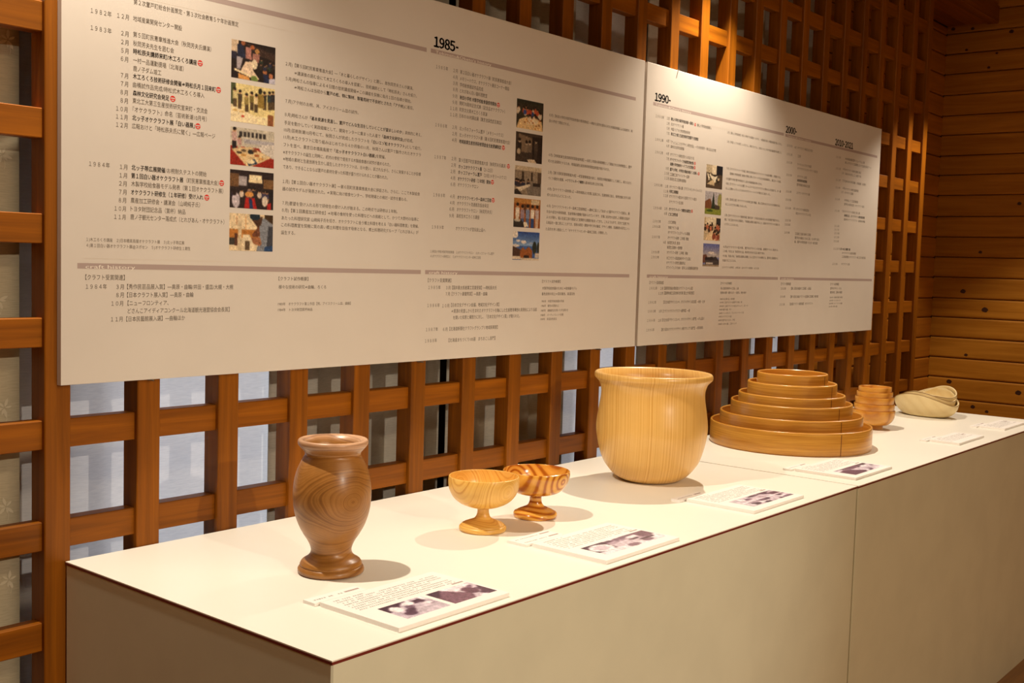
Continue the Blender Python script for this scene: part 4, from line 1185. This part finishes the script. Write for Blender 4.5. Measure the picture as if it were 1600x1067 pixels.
# bentwood hoops, one inside the other
M['hoop'] = grainwood('bentwood', lin(196, 128, 34), lin(234, 178, 78), (5, 5, 240), rough=.30, coat=.4, vary=.06, bump=.06)
M['seam'] = plain('bentwood_seam', lin(112, 58, 16), .5)
HC = (1.925, -.2235)
names = ['largest round bentwood box at the bottom of the nested stack', 'second largest round bentwood box of the nested stack', 'third largest round bentwood box of the nested stack', 'third smallest round bentwood box of the nested stack', 'second smallest round bentwood box of the nested stack', 'smallest round bentwood box at the top of the nested stack']
vdir = math.atan2(-1.544 - HC[1], -.8486 - HC[0])
for i, (r, h, dx, sa) in enumerate(((.2112, .0590, 0, .64), (.1865, .0862, .006, .74), (.1590, .1160, .010, .86), (.1395, .1375, .008, .80), (.1168, .1670, .010, 1.05), (.0925, .1920, .018, 1.10))):
    t = .0055
    z0 = .0 if i == 0 else .004 + .0006 * i
    pr = [(0, z0), (r - .002, z0), (r, z0 + .002), (r, h - .0032), (r - .0008, h - .0010), (r - .0022, h), (r - t + .0012, h), (r - t, h - .0014), (r - t, z0 + .0045), (0, z0 + .0042)]
    e_ = empty('bentwood_box', (HC[0] + dx * .6, HC[1] - dx * .7 * .0, ZT))
    if i: e_.location.x = HC[0]
    tag(e_, names[i], 'box', 'nested bentwood boxes')
    V, F_ = lathe(pr, 112)
    o = fixn(obj('hoop', V, F_, M['hoop'], e_, smooth=True))
    md = o.modifiers.new('edges', 'EDGE_SPLIT'); md.split_angle = math.radians(38)
    a = vdir + sa
    da = .0011 / r
    sv = []
    for q in range(2):
        aa = a + (q * 2 - 1) * da
        sv += [((r + .0003) * math.cos(aa), (r + .0003) * math.sin(aa), z0 + .001), ((r + .0003) * math.cos(aa), (r + .0003) * math.sin(aa), h - .004)]
    obj('seam', sv, [(0, 2, 3, 1)], M['seam'], e_)

# five small bowls, nested
M['bowl_n'] = ringwood('nested_bowl_wood', [(0.0, lin(222, 162, 72)), (.6, lin(212, 148, 58)), (1.0, lin(186, 118, 38))], (.10, .05, .02), (math.radians(70), math.radians(20), 0), 70, .05, 9.0, .3, .3, .10)
bn = ['smallest bowl on top of the small nested stack', 'second bowl from the top of the small nested stack', 'middle bowl of the small nested stack', 'second bowl from the bottom of the small nested stack', 'largest footed bowl at the bottom of the small nested stack']
for i, (r, zr, zb) in enumerate(((.0605, .0560, 0), (.0582, .0750, .0125), (.0560, .0955, .0250), (.0517, .1105, .0375), (.0473, .1250, .0500))):
    h = zr - zb; fr_ = .028 if i == 0 else .022
    k = zr - .0455
    pr = smooth_profile([(0, 0), (fr_ - .001, 0, 1), (fr_, .0015), (fr_ - .001, k - zb + .0015 if i else .0105, 1), (r * .72, (k - zb) + .0085 if i else .0150), (r * .93, h - .0270), (r * .995, h - .0120), (r, h - .0008), (r - .0014, h), (r - .0030, h - .0010), (r - .0042, h - .0120), (r * .86, h - .0260), (r * .60, h - .0360), (0, .0115)], 5)
    turned('small_bowl', pr, M['bowl_n'], (2.404, -.262, ZT + zb), bn[4 - i], 'bowl', 'small nested bowls', 56)

# three carved oval bowls with saddle-shaped rims
M['pale'] = ringwood('oval_bowl_wood', [(0.0, lin(228, 206, 154)), (.6, lin(225, 202, 149)), (1.0, lin(221, 196, 142))], (.2, .1, 0), (0, math.radians(80), 0), 60, .04, 5.0, .5, .06, .06)
M['rimline'] = plain('oval_bowl_rim', lin(150, 116, 66), .5)
def oval(a, b, hm, he, wall, tilt, loc, rot, label):
    lean = 0
    """a = half width (high sides), b = half length (low ends)"""
    n, m_ = 64, 14
    V, F_ = [], []
    def surf(inner):
        rows = []
        for j in range(m_ + 1):
            t = j / m_
            row = []
            for i in range(n):
                th = 2 * math.pi * i / n
                c, s = math.cos(th), math.sin(th)
                zr = he + (hm - he) * c * c
                rr = .46 + .54 * math.sin(t * math.pi / 2) ** .85
                z = zr * (1 - math.cos(t * math.pi / 2)) ** .95
                aa, bb = a * rr, b * rr
                if inner:
                    aa -= wall; bb -= wall; z = z * (1 - wall / max(zr, .01)) + wall if t < 1 else zr
                row.append(len(V)); V.append((aa * c + lean * z, bb * s, z))
            rows.append(row)
        return rows
    o_, i_ = surf(False), surf(True)
    for rows, flip in ((o_, False), (i_, True)):
        for j in range(m_):
            for i in range(n):
                k = (i + 1) % n
                f = (rows[j][i], rows[j][k], rows[j + 1][k], rows[j + 1][i]); F_.append(f[::-1] if flip else f)
        F_.append(tuple(rows[0]) if flip else tuple(rows[0][::-1]))
    nrim = len(F_)
    for i in range(n):
        k = (i + 1) % n
        F_.append((o_[m_][i], o_[m_][k], i_[m_][k], i_[m_][i]))
    e_ = tag(empty('oval_bowl', loc), label, 'bowl', 'carved oval bowls')
    e_.rotation_euler = (0, tilt, rot)
    fixn(obj('shell', V, F_, M['pale'], e_, smooth=True))
    rv, rf = [], []
    for i in range(n):
        k = (i + 1) % n
        A, B = Vector(V[o_[m_][i]]), Vector(V[o_[m_][k]])
        out = Vector((A.x, A.y, 0)).normalized() * .0006; out2 = Vector((B.x, B.y, 0)).normalized() * .0006
        q = len(rv); rv += [A + out, B + out2, B + out2 + Vector((0, 0, -.0020)), A + out + Vector((0, 0, -.0020))]
        rf.append((q, q + 1, q + 2, q + 3))
    obj('rim_line', rv, rf, M['rimline'], e_)
    return e_
OR = math.radians(-105 + 90)
oval(.074, .110, .077, .045, .005, 0, (2.846, -.262, ZT), OR, 'largest pale oval bowl, outermost of the three carved bowls')
oval(.063, .092, .076, .047, .0045, -.06, (2.852, -.270, ZT + .0120), OR - .05, 'middle pale oval bowl nested inside the largest carved bowl')
oval(.049, .066, .060, .044, .004, -.26, (2.872, -.296, ZT + .0290), OR - .10, 'smallest pale oval bowl, innermost of the three carved bowls')
